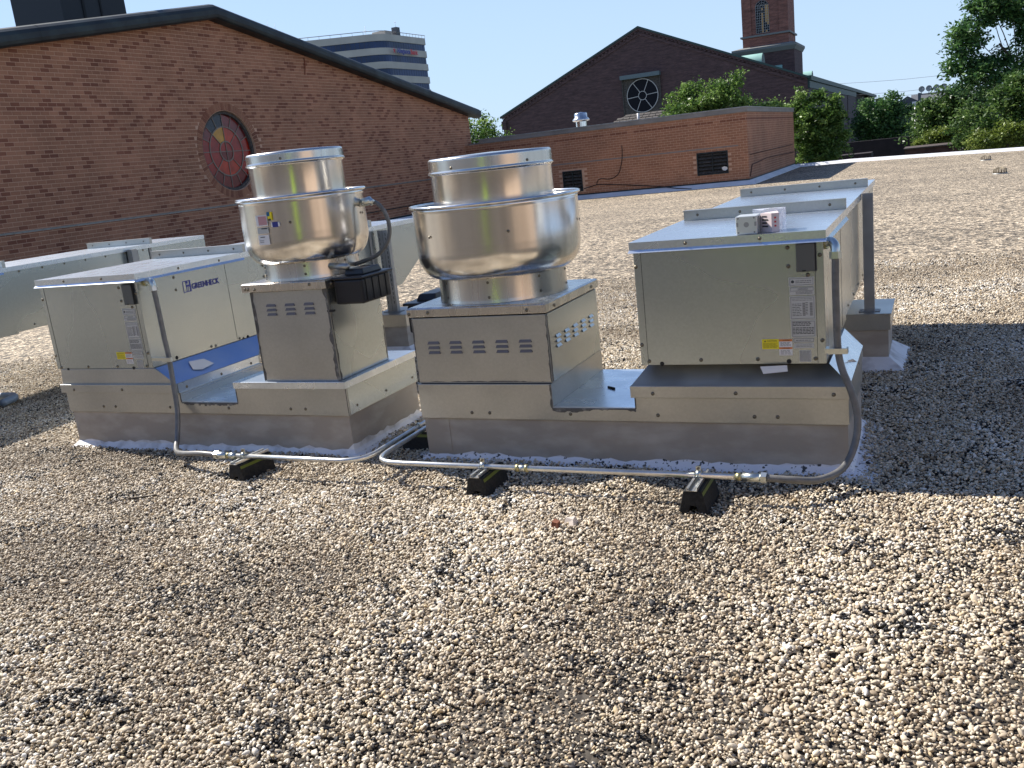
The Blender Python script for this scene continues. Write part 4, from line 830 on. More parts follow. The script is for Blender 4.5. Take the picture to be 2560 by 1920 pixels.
def S2(m, xa, xb, za, zb_, nm='label', dr=0.):
    a0 = -math.degrees(math.acos((xa-cxl)/rl)); a1 = -math.degrees(math.acos((xb-cxl)/rl)); return bowl_sticker(LU, m, cxl, cyl, rl+dr, a0, a1, za, zb_, nm)
st = lambda x: x-.010
S2(M['labelwhite'], -3.083, -3.010, 1.222, 1.275); S2(M['pink'], -3.066, -3.014, 1.227, 1.270, dr=.0008)
S2(M['yellow'], -3.006, -2.980, 1.247, 1.287); S2(M['blueprint'], -3.008, -2.992, 1.268, 1.288, dr=.0008); S2(M['ink'], -3.004, -2.988, 1.246, 1.255, dr=.0008)
S2(M['labelwhite'], -2.992, -2.946, 1.214, 1.236); S2(M['navy'], -2.985, -2.955, 1.212, 1.237, dr=.0008)
S2(M['label'], -3.083, -3.012, 1.185, 1.214); S2(M['ink'], -3.055, -3.018, 1.207, 1.212, dr=.0008)
S2(M['labelwhite'], -3.085, -3.015, 1.130, 1.178); S2(M['inkgrey'], -3.078, -3.050, 1.150, 1.153, dr=.0008); S2(M['inkgrey'], -3.078, -3.050, 1.142, 1.145, dr=.0008); S2(M['ink'], -3.070, -3.040, 1.166, 1.170, dr=.0008)
g = MB(); g.tube([(-2.83, 3.92, .984), (-2.70, 3.89, .977)], .0165, 16); g.tube([(-2.704, 3.891, .9772), (-2.695, 3.889, .9768)], .013, 14); g.build('drain_spout', M['galv_dirty'], LU)
g = MB(); g.box(-2.771, -2.600, 3.845, 4.115, .792, .918); gx = g.build('grease_box', M['black'], LU, bevel=.012)
g = MB(); g.box(-2.771, -2.585, 3.832, 4.128, .9185, .932); g.build('box_lid', M['black'], gx, bevel=.006)
g = MB(); g.frustum((-2.735, -2.62, 3.90, 4.08), (-2.73, -2.628, 3.91, 4.07), .9325, .962); g.build('box_cap', M['black'], gx, bevel=.005)
for i in range(4):
    g = MB(); g.box(-2.601, -2.596, 3.878+i*.062, 3.912+i*.062, .80, .912); g.build('rib', M['black'], gx, bevel=.002)
g = MB(); g.box(-2.80, -2.76, 3.80, 3.815, .765, .775); g.build('latch', M['dark'], gx)
smear(fh, (-2.789, YF+.003, .41), (-2.789, YF+.003, .884), (-1, 0, 0), (0, -1, 0), .004, .024, 11); smear(fh, (-2.788, YF+.014, .41), (-2.788, YF+.014, .884), (0, 1, 0), (1, 0, 0), .004, .02, 12)
smear(fh, (-3.268, YF+.003, .41), (-3.268, YF+.003, .884), (1, 0, 0), (0, -1, 0), .003, .018, 13); smear(fh, (-2.788, 4.276, .41), (-2.788, 4.276, .60), (0, -1, 0), (1, 0, 0), .002, .012, 14)
# motor conduit looping from the bowl to the neck
g = MB(); g.tube(smoothpath([(-2.695, 4.12, 1.275), (-2.64, 4.14, 1.27), (-2.60, 4.15, 1.215), (-2.585, 4.15, 1.14), (-2.60, 4.14, 1.07), (-2.65, 4.12, 1.01), (-2.72, 4.10, .982), (-2.79, 4.09, .965)], 8), .0115, 12, ribs=.05); g.build('motor_conduit', M['flex'], LU)
g = MB(); g.tube([(-2.71, 4.12, 1.275), (-2.66, 4.125, 1.285)], .021, 16); g.tube([(-2.675, 4.125, 1.29), (-2.65, 4.13, 1.268)], .017, 12); g.build('conduit_connector', M['zinc'], LU)

# ---- third unit, cut by the left edge of the picture
TU = thing('rooftop_supply_unit', 'galvanised supply unit at the far left edge, half out of the picture', 'ventilation unit', (-6.8, 4.4, 0))
save = (YF, YB)
YF, YB = 3.88, 4.58
g = MB(); g.box(-7.15, -6.80, YF+.02, YB, 0, .22); g.build('curb', M['curb'], TU)
g = MB(); g.box(-7.17, -6.78, YF, YB+.012, .22, .40); g.build('curb_cap', M['galv_dirty'], TU)
supply(TU, -7.13, -6.36, zt=1.04, zb=.535, dx=-5.95, labelled=False, y1=4.75, hood_end=6.90)
g = MB(); g.box(-6.360, -6.352, 6.0, 6.05, .5, 1.02); g.box(-6.355, -6.30, 5.93, 5.99, .25, 1.02); g.build('support_post', M['galv_dark'], TU)
YF, YB = save

# ---- post supports of the hoods
def post_support(name, label, x0, x1, yp, px0, px1, ztop, cx0, cx1, cy0, cy1, slotted=False):
    t = thing(name, label, 'duct support', ((cx0+cx1)/2, (cy0+cy1)/2, 0), 'posts on small curbs under the intake hoods')
    g = MB(); g.box(cx0, cx1, cy0, cy1, 0, .235); g.build('curb', M['curb'], t)
    g = MB(); g.box(cx0-.012, cx1+.012, cy0-.012, cy1+.012, .325-.09, .325); g.box(cx0-.018, cx1+.018, cy0-.018, cy1+.018, .325, .332); g.build('curb_cap', M['galv_dirty'], t, bevel=.001)
    g = MB(); b = (cx0-.10, cx1+.10, cy0-.10, cy1+.10); g.frustum(b, (cx0-.002, cx1+.002, cy0-.002, cy1+.002), .004, .075); g.build('base_flashing', M['white'], t)
    g = MB(); w = .003; y = yp
    g.box(px0, px1, y, y+w, .333, ztop); g.box(px0, px0+w, y+w, y+.042, .333, ztop); g.box(px1-w, px1, y+w, y+.042, .333, ztop); g.box(px0-.03, px1+.03, y-.02, y+.06, .3325, .336)
    po = g.build('post', M['galv_dark'], t)
    if slotted:
        s = MB()
        for i in range(16):
            z = .40+i*.036
            s.box(px0+.012, px0+.017, y-.0008, y-.0002, z, z+.022); s.box(px1-.022, px1-.017, y-.0008, y-.0002, z, z+.022)
        s.build('post_slots', M['dark'], po); s = MB(); s.box((px0+px1)/2-.001, (px0+px1)/2+.001, y-.0008, y-.0002, .34, ztop); s.build('post_fold', M['dark'], po)
post_support('duct_support', 'plain grey post on a taupe curb behind the right supply housing', 0, 0, 5.66, -.394, -.338, 1.01, -.56, -.262, 5.60, 6.05)
post_support('duct_support', 'slotted grey strut post between the two spun fans', 0, 0, 6.27, -4.025, -3.935, .985, -4.10, -3.80, 6.15, 6.50, True)

# ------------------------------------------------------------------ conduit, fittings, pipe blocks
def corrugated(pts, r, m, parent, nm='flexible_conduit'):
    P = smoothpath(pts, 22); g = MB(); g.tube(P, r, 14, ribs=.035); return g.build(nm, m, parent)
def fitting(parent, a, b, r, m, nm='fitting', n=14):
    g = MB(); g.tube([a, b], r, n, smooth=(n > 8)); return g.build(nm, m, parent)
co = thing('electrical_conduit', 'conduit dropping from the left supply box and running past the left curb', 'conduit', (-3.3, 3.42, 0))
corrugated([(-3.987, 3.855, .93), (-3.972, 3.845, .80), (-3.955, 3.83, .66), (-3.935, 3.815, .53), (-3.900, 3.775, .38), (-3.868, 3.735, .25), (-3.825, 3.66, .135), (-3.745, 3.555, .085), (-3.62, 3.475, .098), (-3.46, 3.432, .118), (-3.33, 3.415, .12)], .0145, M['flex'], co)
g = MB(); g.tube(smoothpath([(-4.052, 3.865, .965), (-4.01, 3.863, .972), (-3.992, 3.858, .955), (-3.988, 3.856, .93)], 5), .0185, 14); g.build('elbow', M['zinc'], co); fitting(co, (-3.989, 3.856, .938), (-3.986, 3.854, .915), .0235, M['zinc'], 'lock_nut', 6)
fitting(co, (-4.052, 3.865, .965), (-4.040, 3.864, .967), .0225, M['brass'], 'lock_nut', 8)
g = MB(); g.box(-3.962, -3.895, 3.785, 3.800, .522, .545); g.box(-4.05, -3.962, 3.80, 3.812, .525, .543); g.build('strap', M['zinc'], co)
RP = [(-3.33, 3.415, .12), (-2.62, 3.408, .12), (-2.54, 3.415, .12), (-2.475, 3.455, .12), (-2.452, 3.53, .12), (-2.455, 3.65, .12), (-2.46, 4.2, .12), (-2.47, 5.3, .12)]
g = MB(); g.tube([RP[0]]+smoothpath(RP[1:6], 6)+[RP[6], RP[7]], .0118, 14); g.build('rigid_conduit', M['emt'], co)
fitting(co, (-3.335, 3.415, .12), (-3.262, 3.413, .12), .0185, M['zinc'], 'coupling'); fitting(co, (-3.338, 3.415, .12), (-3.318, 3.415, .12), .0225, M['zinc'], 'lock_nut', 6); fitting(co, (-3.262, 3.413, .12), (-3.245, 3.413, .12), .0155, M['brass'], 'ring'); fitting(co, (-3.243, 3.413, .12), (-3.205, 3.413, .12), .0165, M['zinc'], 'coupling')
co2 = thing('electrical_conduit', 'conduit looping from the right supply box along the gravel past the right curb', 'conduit', (-1.3, 3.42, 0))
corrugated([(-.366, 3.80, .905), (-.368, 3.795, .80), (-.367, 3.79, .66), (-.364, 3.785, .54), (-.350, 3.775, .46), (-.312, 3.755, .36), (-.292, 3.735, .26), (-.305, 3.69, .16), (-.345, 3.61, .095), (-.42, 3.50, .088), (-.50, 3.435, .108), (-.60, 3.412, .12)], .0145, M['flex'], co2)
g = MB(); g.tube(smoothpath([(-.41, 3.835, .955), (-.385, 3.825, .962), (-.368, 3.81, .945), (-.366, 3.80, .915)], 5), .0185, 14); g.build('elbow', M['zinc'], co2); fitting(co2, (-.366, 3.80, .925), (-.366, 3.799, .898), .0235, M['zinc'], 'lock_nut', 6); fitting(co2, (-.412, 3.836, .954), (-.400, 3.831, .957), .0235, M['brass'], 'lock_nut', 8)
g = MB(); g.box(-.398, -.332, 3.763, 3.770, .522, .544); g.box(-.412, -.398, 3.77, 3.82, .524, .542); g.box(-.332, -.326, 3.763, 3.80, .522, .544); g.build('strap', M['zinc'], co2)
RP = [(-.60, 3.412, .12), (-2.20, 3.408, .12), (-2.30, 3.415, .12), (-2.365, 3.452, .12), (-2.392, 3.52, .12), (-2.398, 3.65, .12), (-2.40, 4.2, .12), (-2.41, 5.2, .12)]
g = MB(); g.tube([RP[0]]+smoothpath(RP[1:6], 6)+[RP[6], RP[7]], .0118, 14); g.build('rigid_conduit', M['emt'], co2)
fitting(co2, (-.62, 3.412, .12), (-.598, 3.411, .12), .0225, M['zinc'], 'lock_nut', 6); fitting(co2, (-.69, 3.412, .12), (-.62, 3.412, .12), .0175, M['zinc'], 'coupling'); fitting(co2, (-.715, 3.411, .12), (-.697, 3.412, .12), .0155, M['brass'], 'ring')
fitting(co2, (-1.65, 3.409, .12), (-1.602, 3.409, .12), .0145, M['zinc'], 'coupling'); fitting(co2, (-1.655, 3.409, .12), (-1.640, 3.409, .12), .0165, M['brass'], 'ring'); fitting(co2, (-1.612, 3.409, .12), (-1.598, 3.409, .12), .0165, M['brass'], 'ring')

def pipe_block(cx, cy, rz, label, clampoff=(0, .045)):
    t = thing('pipe_support_block', label, 'pipe support', (cx, cy, 0), 'rubber pipe blocks under the conduit'); L = .108; o = Vector((cx, cy, 0))
    def B(): return MB()
    pr_ = [(-.058, 0), (-.020, 0), (-.012, .030), (.012, .030), (.020, 0), (.058, 0), (.036, .088), (.032, .092), (-.032, .092), (-.036, .088)]
    b = B(); b.prism([(p[0]+cx, p[1]+.006) for p in pr_], 'y', cy-L, cy+L); rbk = b.build('rubber_block', M['rubber'], t, bevel=.003)
    b = B()
    for s in (-1, 1): b.add([(cx+s*.0375, cy-L+.004, .094-.004), (cx+s*.0375, cy+L-.004, .094-.004), (cx+s*.0415, cy+L-.004, .077), (cx+s*.0415, cy-L+.004, .077)], [(0, 1, 2, 3)])
    b.add([(cx+.020, cy-L+.004, .0965), (cx+.034, cy-L+.004, .0965), (cx+.034, cy+L-.004, .0965), (cx+.020, cy+L-.004, .0965)], [(0, 1, 2, 3)]); b.build('reflective_strip', M['strip'], t, recalc=False)
    b = B(); w = .002; b.box(cx-.0205, cx+.0205, cy-L-.004, cy+L+.004, .099, .101); b.box(cx-.0205, cx-.0185, cy-L-.004, cy+L+.004, .101, .112); b.box(cx+.0185, cx+.0205, cy-L-.004, cy+L+.004, .101, .112); b.box(cx-.0185, cx-.012, cy-L-.004, cy+L+.004, .110, .112); b.box(cx+.012, cx+.0185, cy-L-.004, cy+L+.004, .110, .112); b.build('strut_channel', M['emt'], t)
    ox, oy = clampoff; b = B(); b.lathe([(.0135, -.010), (.0155, -.010), (.0155, .010), (.0135, .010), (.0135, -.010)], 0, 0, 18)
    vv = []
    for p in b.v: vv.append((cx+ox+p[2]*1.0, cy+oy+p[0], .125+p[1]))
    b.v = vv; b.box(cx+ox-.010, cx+ox+.010, cy+oy-.003, cy+oy+.003, .140, .158); cl = b.build('pipe_clamp', M['zinc'], t); fitting(t, (cx+ox, cy+oy-.008, .150), (cx+ox, cy+oy+.008, .150), .006, M['screw'], 'bolt', 6)
    for ch in t.children: pass
    if rz:
        t.rotation_euler = (0, 0, rz)
    return t
pipe_block(-.862, 3.400, 0, 'black rubber pipe block with a steel clamp near the right end of the conduit', (0, .012))
pipe_block(-1.815, 3.430, 0, 'black rubber pipe block below the left corner of the right unit', (0, -.02))
pipe_block(-3.150, 3.450, -.12, 'black rubber pipe block in front of the left unit beside the coupling', (0, -.035))
pipe_block(-2.425, 3.955, R(90), 'black rubber pipe block in the shade between the two units', (.0, .035))

# ------------------------------------------------------------------ small debris
g = MB(); g.add([(-1.365, 3.06, .01), (-1.335, 3.055, .01), (-1.33, 3.085, .01), (-1.36, 3.09, .01), (-1.362, 3.062, .034), (-1.338, 3.06, .030), (-1.335, 3.082, .032), (-1.358, 3.087, .038)], [(0, 3, 2, 1), (4, 5, 6, 7), (0, 1, 5, 4), (1, 2, 6, 5), (2, 3, 7, 6), (3, 0, 4, 7)]); tag(g.build('brick_chip', mat('brick_chip', (.20, .075, .04), .9)), 'small reddish brick chip lying on the gravel', 'debris')
g = MB(); g.add([(-1.325, 3.09, .012), (-1.28, 3.08, .012), (-1.27, 3.12, .012), (-1.31, 3.13, .012), (-1.315, 3.10, .040), (-1.285, 3.095, .035), (-1.282, 3.115, .042), (-1.305, 3.12, .032)], [(0, 3, 2, 1), (4, 5, 6, 7), (0, 1, 5, 4), (1, 2, 6, 5), (2, 3, 7, 6), (3, 0, 4, 7)]); tag(g.build('stone_chip', mat('pale_chip', (.62, .54, .47), .8)), 'broken pale stone beside the brick chip on the gravel', 'debris')
g = MB(); g.tube([(-3.62, 2.98, .018), (-3.56, 3.03, .022), (-3.50, 3.06, .02), (-3.45, 3.10, .018)], .004, 6); tag(g.build('twig', M['bark']), 'thin dark twig on the gravel in front of the left unit', 'twig')
g = MB(); g.tube([(-1.46, 4.13, .287), (-1.42, 4.10, .288)], .006, 8); tag(g.build('cut_off_plug', M['dark']), 'short black plug lying on the metal floor of the right notch', 'debris')
g = MB(); g.lathe([(.010, 0), (.016, 0), (.016, .003), (.010, .003), (.010, 0)], -.262, 3.625, 20, smooth=False); g.v = [(p[0], p[1], p[2]+.018) for p in g.v]; tag(g.build('washer', M['zinc']), 'steel washer on the gravel by the right foot of the right curb', 'washer')
g = MB(); g.tube(smoothpath([(-6.42, 4.52, .05), (-6.45, 4.64, .055), (-6.54, 4.70, .055), (-6.68, 4.70, .05)], 5), .03, 12); tag(g.build('grey_pipe', mat('grey_blue_pipe', (.22, .27, .33), .4)), 'grey-blue pipe bend on the gravel at the left edge of the picture', 'pipe')
for k, (px_, y_, lab) in enumerate(((1.386, 26.5, 'nearer roof drain dome on the far gravel at right'), (1.42, 35.3, 'farther roof drain dome near the white roof edge'))):
    z_ = gz(px_, y_); t = thing('roof_drain', lab, 'roof drain', (px_, y_, z_), 'roof drain domes')
    g = MB(); g.lathe([(.17, .0), (.17, .02), (.12, .03)], px_, y_, 20); g.v = [(p[0], p[1], p[2]+z_) for p in g.v]; g.build('drain_ring', M['galv_dark'], t)
    sl = MB()
    for i in range(14):
        a = 2*math.pi*i/14; sl.tube([(px_+.15*math.cos(a), y_+.15*math.sin(a), z_+.01), (px_+.14*math.cos(a), y_+.14*math.sin(a), z_+.12), (px_+.04*math.cos(a), y_+.04*math.sin(a), z_+.16)], .011, 5)
    sl.build('drain_grate', mat('rusty_drain', (.23, .19, .13), .8), t)

# ------------------------------------------------------------------ things on and behind the wing
vc = thing('roof_vent_cap', 'small shiny round vent cap standing on the brick wing roof', 'vent', (-11.9, 33.2, 2.15))
g = MB(); g.lathe([(.20, 2.15), (.20, 2.56)], -11.9, 33.2, 32); g.build('vent_pipe', M['alu'], vc)
g = MB(); g.lathe([(.22, 2.53), (.31, 2.56), (.315, 2.60), (.26, 2.66), (.235, 2.67), (.235, 2.80), (.21, 2.84), (.001, 2.87)], -11.9, 33.2, 32); g.build('vent_hood', M['alu'], vc)
sr = thing('shingled_canopy', 'small dark shingled hip roof just behind the wing parapet', 'roof', (-13.2, 46, 0))
g = MB(); A_ = [(-15.4, 44.5, 2.30), (-11.7, 44.5, 2.30), (-11.7, 48.5, 2.30), (-15.4, 48.5, 2.30), (-14.1, 46.2, 3.02), (-12.3, 46.2, 3.02)]; g.add(A_, [(0, 1, 5, 4), (1, 2, 5), (2, 3, 4, 5), (3, 0, 4), (0, 3, 2, 1)]); g.build('roof', M['shingle'], sr)
sh = MB(); sh.box(0, .30, -.004, .22, -.01, .012); shm = sh.mesh('shingle', M['shingle'])
for j in range(6):
    t = j/6; y_ = 44.5+1.7*t; z_ = 2.30+.72*t; x0_ = -15.4+1.3*t; x1_ = -11.7-.6*t; n_ = int((x1_-x0_)/.33)
    for i in range(n_): share(shm, 'shingle', sr, (x0_+.03+i*.33+(j % 2)*.12, y_, z_+.02), (math.atan2(.72, 1.7), 0, 0))
g = MB(); g.box(-15.2, -11.9, 44.7, 48.3, -3.5, 2.31); g.build('wall', M['darkbrick'], sr)
g = MB(); g.tube([(-13.20, 45.0, 2.45), (-13.20, 45.0, 2.99)], .06, 12); tag(g.build('vent_pipe', M['labelwhite']), 'white plumbing vent pipe in front of the shingled roof', 'vent pipe')

# ------------------------------------------------------------------ church
ch = thing('church_hall', 'long purple-brown brick hall with low gable and dark round window', 'building', (-20, 90, -3.5))
CA = (-20.04, 10.0); XL, XR, ZE = -31.7, -8.28, 4.95; YN = 70
def ctop(x): return CA[1]-(CA[1]-ZE)*abs(x-CA[0])/(XR-CA[0])
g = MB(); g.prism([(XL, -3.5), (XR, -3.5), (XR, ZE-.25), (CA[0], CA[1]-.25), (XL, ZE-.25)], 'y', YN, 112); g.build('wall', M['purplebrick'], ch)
g = MB()
for s in (1, -1):
    xe = XR+.12 if s > 0 else XL-.15
    g.prism([(CA[0], CA[1]), (xe, ctop(xe)), (xe, ctop(xe)-.14), (CA[0], CA[1]-.14)], 'y', YN-.18, 147)
g.build('roof', M['greentrim'], ch)
g = MB()
for s in (1, -1):
    xe = XR if s > 0 else XL; g.prism([(CA[0], CA[1]-.42), (xe, ctop(xe)-.42), (xe, ctop(xe)-.62), (CA[0], CA[1]-.62)], 'y', YN-.07, YN-.001)
    g.prism([(CA[0], CA[1]-.141), (xe, ctop(xe)-.141), (xe, ctop(xe)-.28), (CA[0], CA[1]-.28)], 'y', YN-.12, YN-.001)
g.build('dentil_band', M['purplebrick'], ch); dm = MB(); dm.box(0, .16, -.05, 0, 0, .13); dme = dm.mesh('dentil', M['purplebrick'])
for s in (1, -1):
    n_ = 38
    for i in range(n_):
        x_ = CA[0]+s*(.3+i*(11.2/n_)); share(dme, 'dentil', ch, (x_, YN-.07, ctop(x_)-.41))
g = MB(); g.box(XL-.03, XL+.35, YN-.25, YN-.001, 3.9, 4.55); g.build('kneeler', M['purplebrick'], ch)
# round window with hood
wx, wz, wr = -20.06, 5.09, 1.16
g = MB(); g.box(-21.56, -18.68, YN-.05, YN-.001, 3.80, 6.36); fr = g.build('window', M['shingle'], ch)
g = MB(); g.box(-21.62, -18.6, YN-.45, YN-.001, 6.37, 6.66); g.build('hood', mat('grey_blue_hood', (.13, .17, .18), .6), fr)
for x_ in (-21.6, -18.72): g = MB(); g.box(x_, x_+.08, YN-.12, YN-.051, 3.8, 6.36); g.build('frame', M['shingle'], fr)
def disc(r0, r1, a0, a1, y, m, nm, par, th=.03):
    n = max(3, int((a1-a0)/.12)); mb = MB(); vs = []
    for i in range(n+1):
        a = a0+(a1-a0)*i/n
        for r in (r0, r1):
            for yy in (y, y+th): vs.append((wx+r*math.cos(a), yy, wz+r*math.sin(a)))
    fs = []
    for i in range(n): o = i*4; fs += [(o, o+2, o+6, o+4), (o+1, o+5, o+7, o+3), (o+2, o+3, o+7, o+6), (o, o+4, o+5, o+1)]
    mb.add(vs, fs); return mb.build(nm, m, par)
for i in range(6): disc(.31, wr, R(i*60+5), R(i*60+65), YN-.09, M['glassdark'], 'pane', fr)
disc(.001, .29, 0, 2*math.pi, YN-.09, M['glassdark'], 'pane', fr)
for i in range(6):
    a = R(i*60+5); mb = MB(); d = Vector((math.cos(a), 0, math.sin(a))); nn = Vector((-math.sin(a), 0, math.cos(a)))*.022; o_ = Vector((wx, 0, wz)); vs = []
    for y in (YN-.11, YN-.088):
        for r, s in ((.31, -1), (wr, -1), (wr, 1), (.31, 1)): p = o_+d*r+nn*s; vs.append((p.x, y, p.z))
    mb.add(vs, [(0, 1, 2, 3), (7, 6, 5, 4), (0, 4, 5, 1), (2, 6, 7, 3)]); mb.build('spoke', M['whitebar'], fr)
disc(.285, .325, 0, 2*math.pi, YN-.115, M['whitebar'], 'ring', fr); disc(wr, wr+.05, 0, 2*math.pi, YN-.115, M['whitebar'], 'ring', fr, .05)
# side wall: pale panels between dark slits, then a dark bay
sw_ = [(70.02, 74), (74.5, 80.2), (80.8, 89.4), (90.3, 100.2), (101.2, 110.6)]
for a, b in sw_: g = MB(); g.box(XR+.001, XR+.10, a, b, -3.5, 4.1); g.build('panel', mat('mauve_panel', (.095, .075, .075), .9), ch)
g = MB()
for y_ in (84, 86.3, 93, 95.5, 98, 104, 106.5): g.box(XR+.102, XR+.13, y_, y_+.32, -3.5, 1.35)
g.build('slit_window', M['glassdark'], ch)
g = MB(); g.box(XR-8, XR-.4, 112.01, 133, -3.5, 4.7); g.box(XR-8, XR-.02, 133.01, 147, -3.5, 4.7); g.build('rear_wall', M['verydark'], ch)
g = MB(); g.box(XR-.3, XR+.25, YN+.1, 147, 4.62, 4.94); g.box(XR-.05, XR+.14, 70.1, 111.5, 4.12, 4.6); g.build('cornice', M['greentrim'], ch)
# barrel dormers on the right slope
for k, y_ in enumerate((75.3, 85.7, 96.2, 106.3)):
    g = MB(); n = 14; zt_ = 7.27 if k < 2 else 7.19; r = .80; xf = -12.05; xb = -13.9; vs = []
    for x_ in (xb, xf):
        for i in range(n+1): a = math.pi*i/n; vs.append((x_, y_-r*math.cos(a)*1.0, zt_-r+r*math.sin(a)))
    g.add(vs, [(i, i+1, i+n+2, i+n+1) for i in range(n)], smooth=True); d_ = g.build('dormer', M['verdigris'], ch)
    g = MB(); g.add([vs[i+n+1] for i in range(n+1)], [tuple(range(n+1))]); g.build('dormer_front', M['greentrim'], d_)
# tower
tw = thing('church_tower', 'square brick church tower with arched leaded window rising behind the hall', 'tower', (-13.4, 87, -3.5))
g = MB(); g.box(-15.95, -11.6+.57, 85.0, 90.2, -3.5, 8.0); g.box(-16.0, -11.03, 84.999, 84.9995, 5, 5.01); g.build('base', M['purplebrick'], tw)
g = MB(); g.frustum((-16.0, -11.0, 84.95, 90.25), (-16.2, -10.82, 84.75, 90.45), 8.0, 8.32); g.box(-16.2, -10.82, 84.75, 90.45, 8.32, 8.50); g.frustum((-16.2, -10.82, 84.75, 90.45), (-15.5, -11.3, 85.4, 89.8), 8.50, 8.66); g.build('cornice', M['stonetrim'], tw)
YT = 85.4
g = MB(); g.box(-15.33, -11.50, YT, 89.6, 8.6, 9.42); g.build('plinth', M['towerbrick'], tw)
g = MB(); g.box(-15.5, -11.36, YT-.15, 89.8, 9.42, 9.56); g.build('string_course', M['stonetrim'], tw)
g = MB(); g.box(-15.30, -11.52, YT+.12, 89.55, 9.56, 19.5); g.build('shaft', M['towerbrick'], tw)
for x_ in (-15.32, -12.25): g = MB(); g.box(x_, x_+.75, YT, YT+.119, 9.57, 19.5); g.build('pilaster', M['towerbrick'], tw)
g = MB(); g.box(-15.9, -10.9, 84.9, 90.1, 19.5, 19.9); g.add([(-15.6, 85.2, 19.9), (-11.2, 85.2, 19.9), (-11.2, 89.8, 19.9), (-15.6, 89.8, 19.9), (-13.4, 87.5, 27)], [(0, 1, 4), (1, 2, 4), (2, 3, 4), (3, 0, 4)]); g.build('roof', M['verdigris'], tw)
ax, aw, az0, az1 = -13.62, .55, 9.68, 11.75
g = MB(); g.box(ax-aw, ax+aw, YT+.10, YT+.119, az0, az1)
n = 16; g.add([(ax+aw*math.cos(math.pi*i/n), YT+.10, az1+aw*math.sin(math.pi*i/n)) for i in range(n+1)], [tuple(range(n+1))]); aw_ = g.build('window', M['glassdark'], tw)
pm = MB(); pm.box(0, .13, 0, .006, 0, .19); pmd = pm.mesh('pane', M['glassdark']); pm2 = MB(); pm2.box(0, .13, 0, .006, 0, .19); pmo = pm2.mesh('pane', mat('orange_glass_pane', (.45, .23, .06), .5))
for i in range(7):
    for j in range(11):
        org = (i == 3 and j < 10) or (i >= 5 and not (j < 4 and random.random() < .5)) ; share(pmo if (org and random.random() > .1) else pmd, 'pane', aw_, (ax-aw+.03+i*.153, YT+.092, az0+.03+j*.2))
g = MB()
for i in range(8): g.box(ax-aw+.008+i*.153, ax-aw+.024+i*.153, YT+.080, YT+.091, az0, az1+.1)
for j in range(12): g.box(ax-aw, ax+aw, YT+.079, YT+.0905, az0+.005+j*.2, az0+.02+j*.2)
for r in (.54, .36, .18):
    for i in range(12):
        a0 = math.pi*i/12; a1 = math.pi*(i+1)/12; g.tube([(ax+r*math.cos(a0), YT+.085, az1+r*math.sin(a0)), (ax+r*math.cos(a1), YT+.085, az1+r*math.sin(a1))], .011, 4)
for i in range(1, 6): a = math.pi*i/6; g.tube([(ax+.18*math.cos(a), YT+.085, az1+.18*math.sin(a)), (ax+.54*math.cos(a), YT+.085, az1+.54*math.sin(a))], .010, 4)
g.build('window_bars', M['whitebar'], aw_)

# ------------------------------------------------------------------ office block
of = thing('office_building', 'beige office block with bands of blue windows and a bank sign', 'office building', (-150, 258, -3.5))
P0 = Vector((-181, 225)); P1 = Vector((-150.5, 241.8)); P2 = Vector((-146.0, 247.5)); P3 = Vector((-144.9, 268.2)); ctr = []
ctr.append(P0)
for i in range(9):     # rounded bend
    t = i/8; a = P1.copy(); m_ = Vector((-145.6, 244.4)); b = P2+Vector((.2, 1.5)); ctr.append(a*(1-t)**2+m_*2*t*(1-t)+b*t*t)
ctr.append(P3); ctr += [Vector((-165, 290)), Vector((-200, 260))]
def ring_(z0, z1, off, m, nm, par):
    n = len(ctr); c0 = Vector((-165, 256)); pts = [c0+(p-c0)*(1-off/30) for p in ctr]; mb = MB()
    mb.add([(p.x, p.y, z) for z in (z0, z1) for p in pts], [(i, (i+1) % n, (i+1) % n+n, i+n) for i in range(n)]+[tuple(range(n-1, -1, -1)), tuple(range(n, 2*n))]); return mb.build(nm, m, par)
bands = [(37.40, 39.30), (33.55, 35.50), (29.75, 31.65), (25.95, 27.80), (22.1, 24.0), (18.3, 20.2)]
zt_ = 41.2
for a, b in bands:
    ring_(b+.001, zt_, 0, M['officewall'], 'wall', of); wb = ring_(a, b, .5, M['mullion'], 'window_band', of); zt_ = a-.001
    pmb = MB(); pmb.box(0, 1.20, -.05, 0, 0, b-a-.06); pme = pmb.mesh('pane', M['officeglass'])
    c0 = Vector((-165, 256)); pts = [c0+(p-c0)*(1-.5/30) for p in ctr[:11]]
    for q in range(len(pts)-1):
        A, B = pts[q], pts[q+1]; d = B-A; Ln = d.length; k = max(1, int(Ln/1.32)) if Ln > 1.3 else 0
        ang = math.atan2(d.y, d.x)
        for i in range(k):
            s_ = (i+.5)*Ln/k-.60; p = A+d.normalized()*s_; share(pme, 'pane', wb, (p.x, p.y, a+.03), (0, 0, ang))
        if k == 0: share(pme, 'pane', wb, (A.x, A.y, a+.03), (0, 0, ang)).scale = (Ln/1.26, 1, 1)
ring_(-3.5, 18.29, 0, M['officewall'], 'wall', of)
rl_ = MB()
for i in range(10): rl_.tube([(ctr[i].x, ctr[i].y, 42.0), (ctr[i+1].x, ctr[i+1].y, 42.0)], .10, 5)
for t in range(12):
    p = ctr[9]+(ctr[10]-ctr[9])*t/11; rl_.tube([(p.x, p.y, 41.1), (p.x, p.y, 42.0)], .05, 4); p = ctr[0]+(ctr[1]-ctr[0])*t/11; rl_.tube([(p.x, p.y, 41.1), (p.x, p.y, 42.0)], .05, 4)
rl_.build('roof_rail', M['inkgrey'], of)
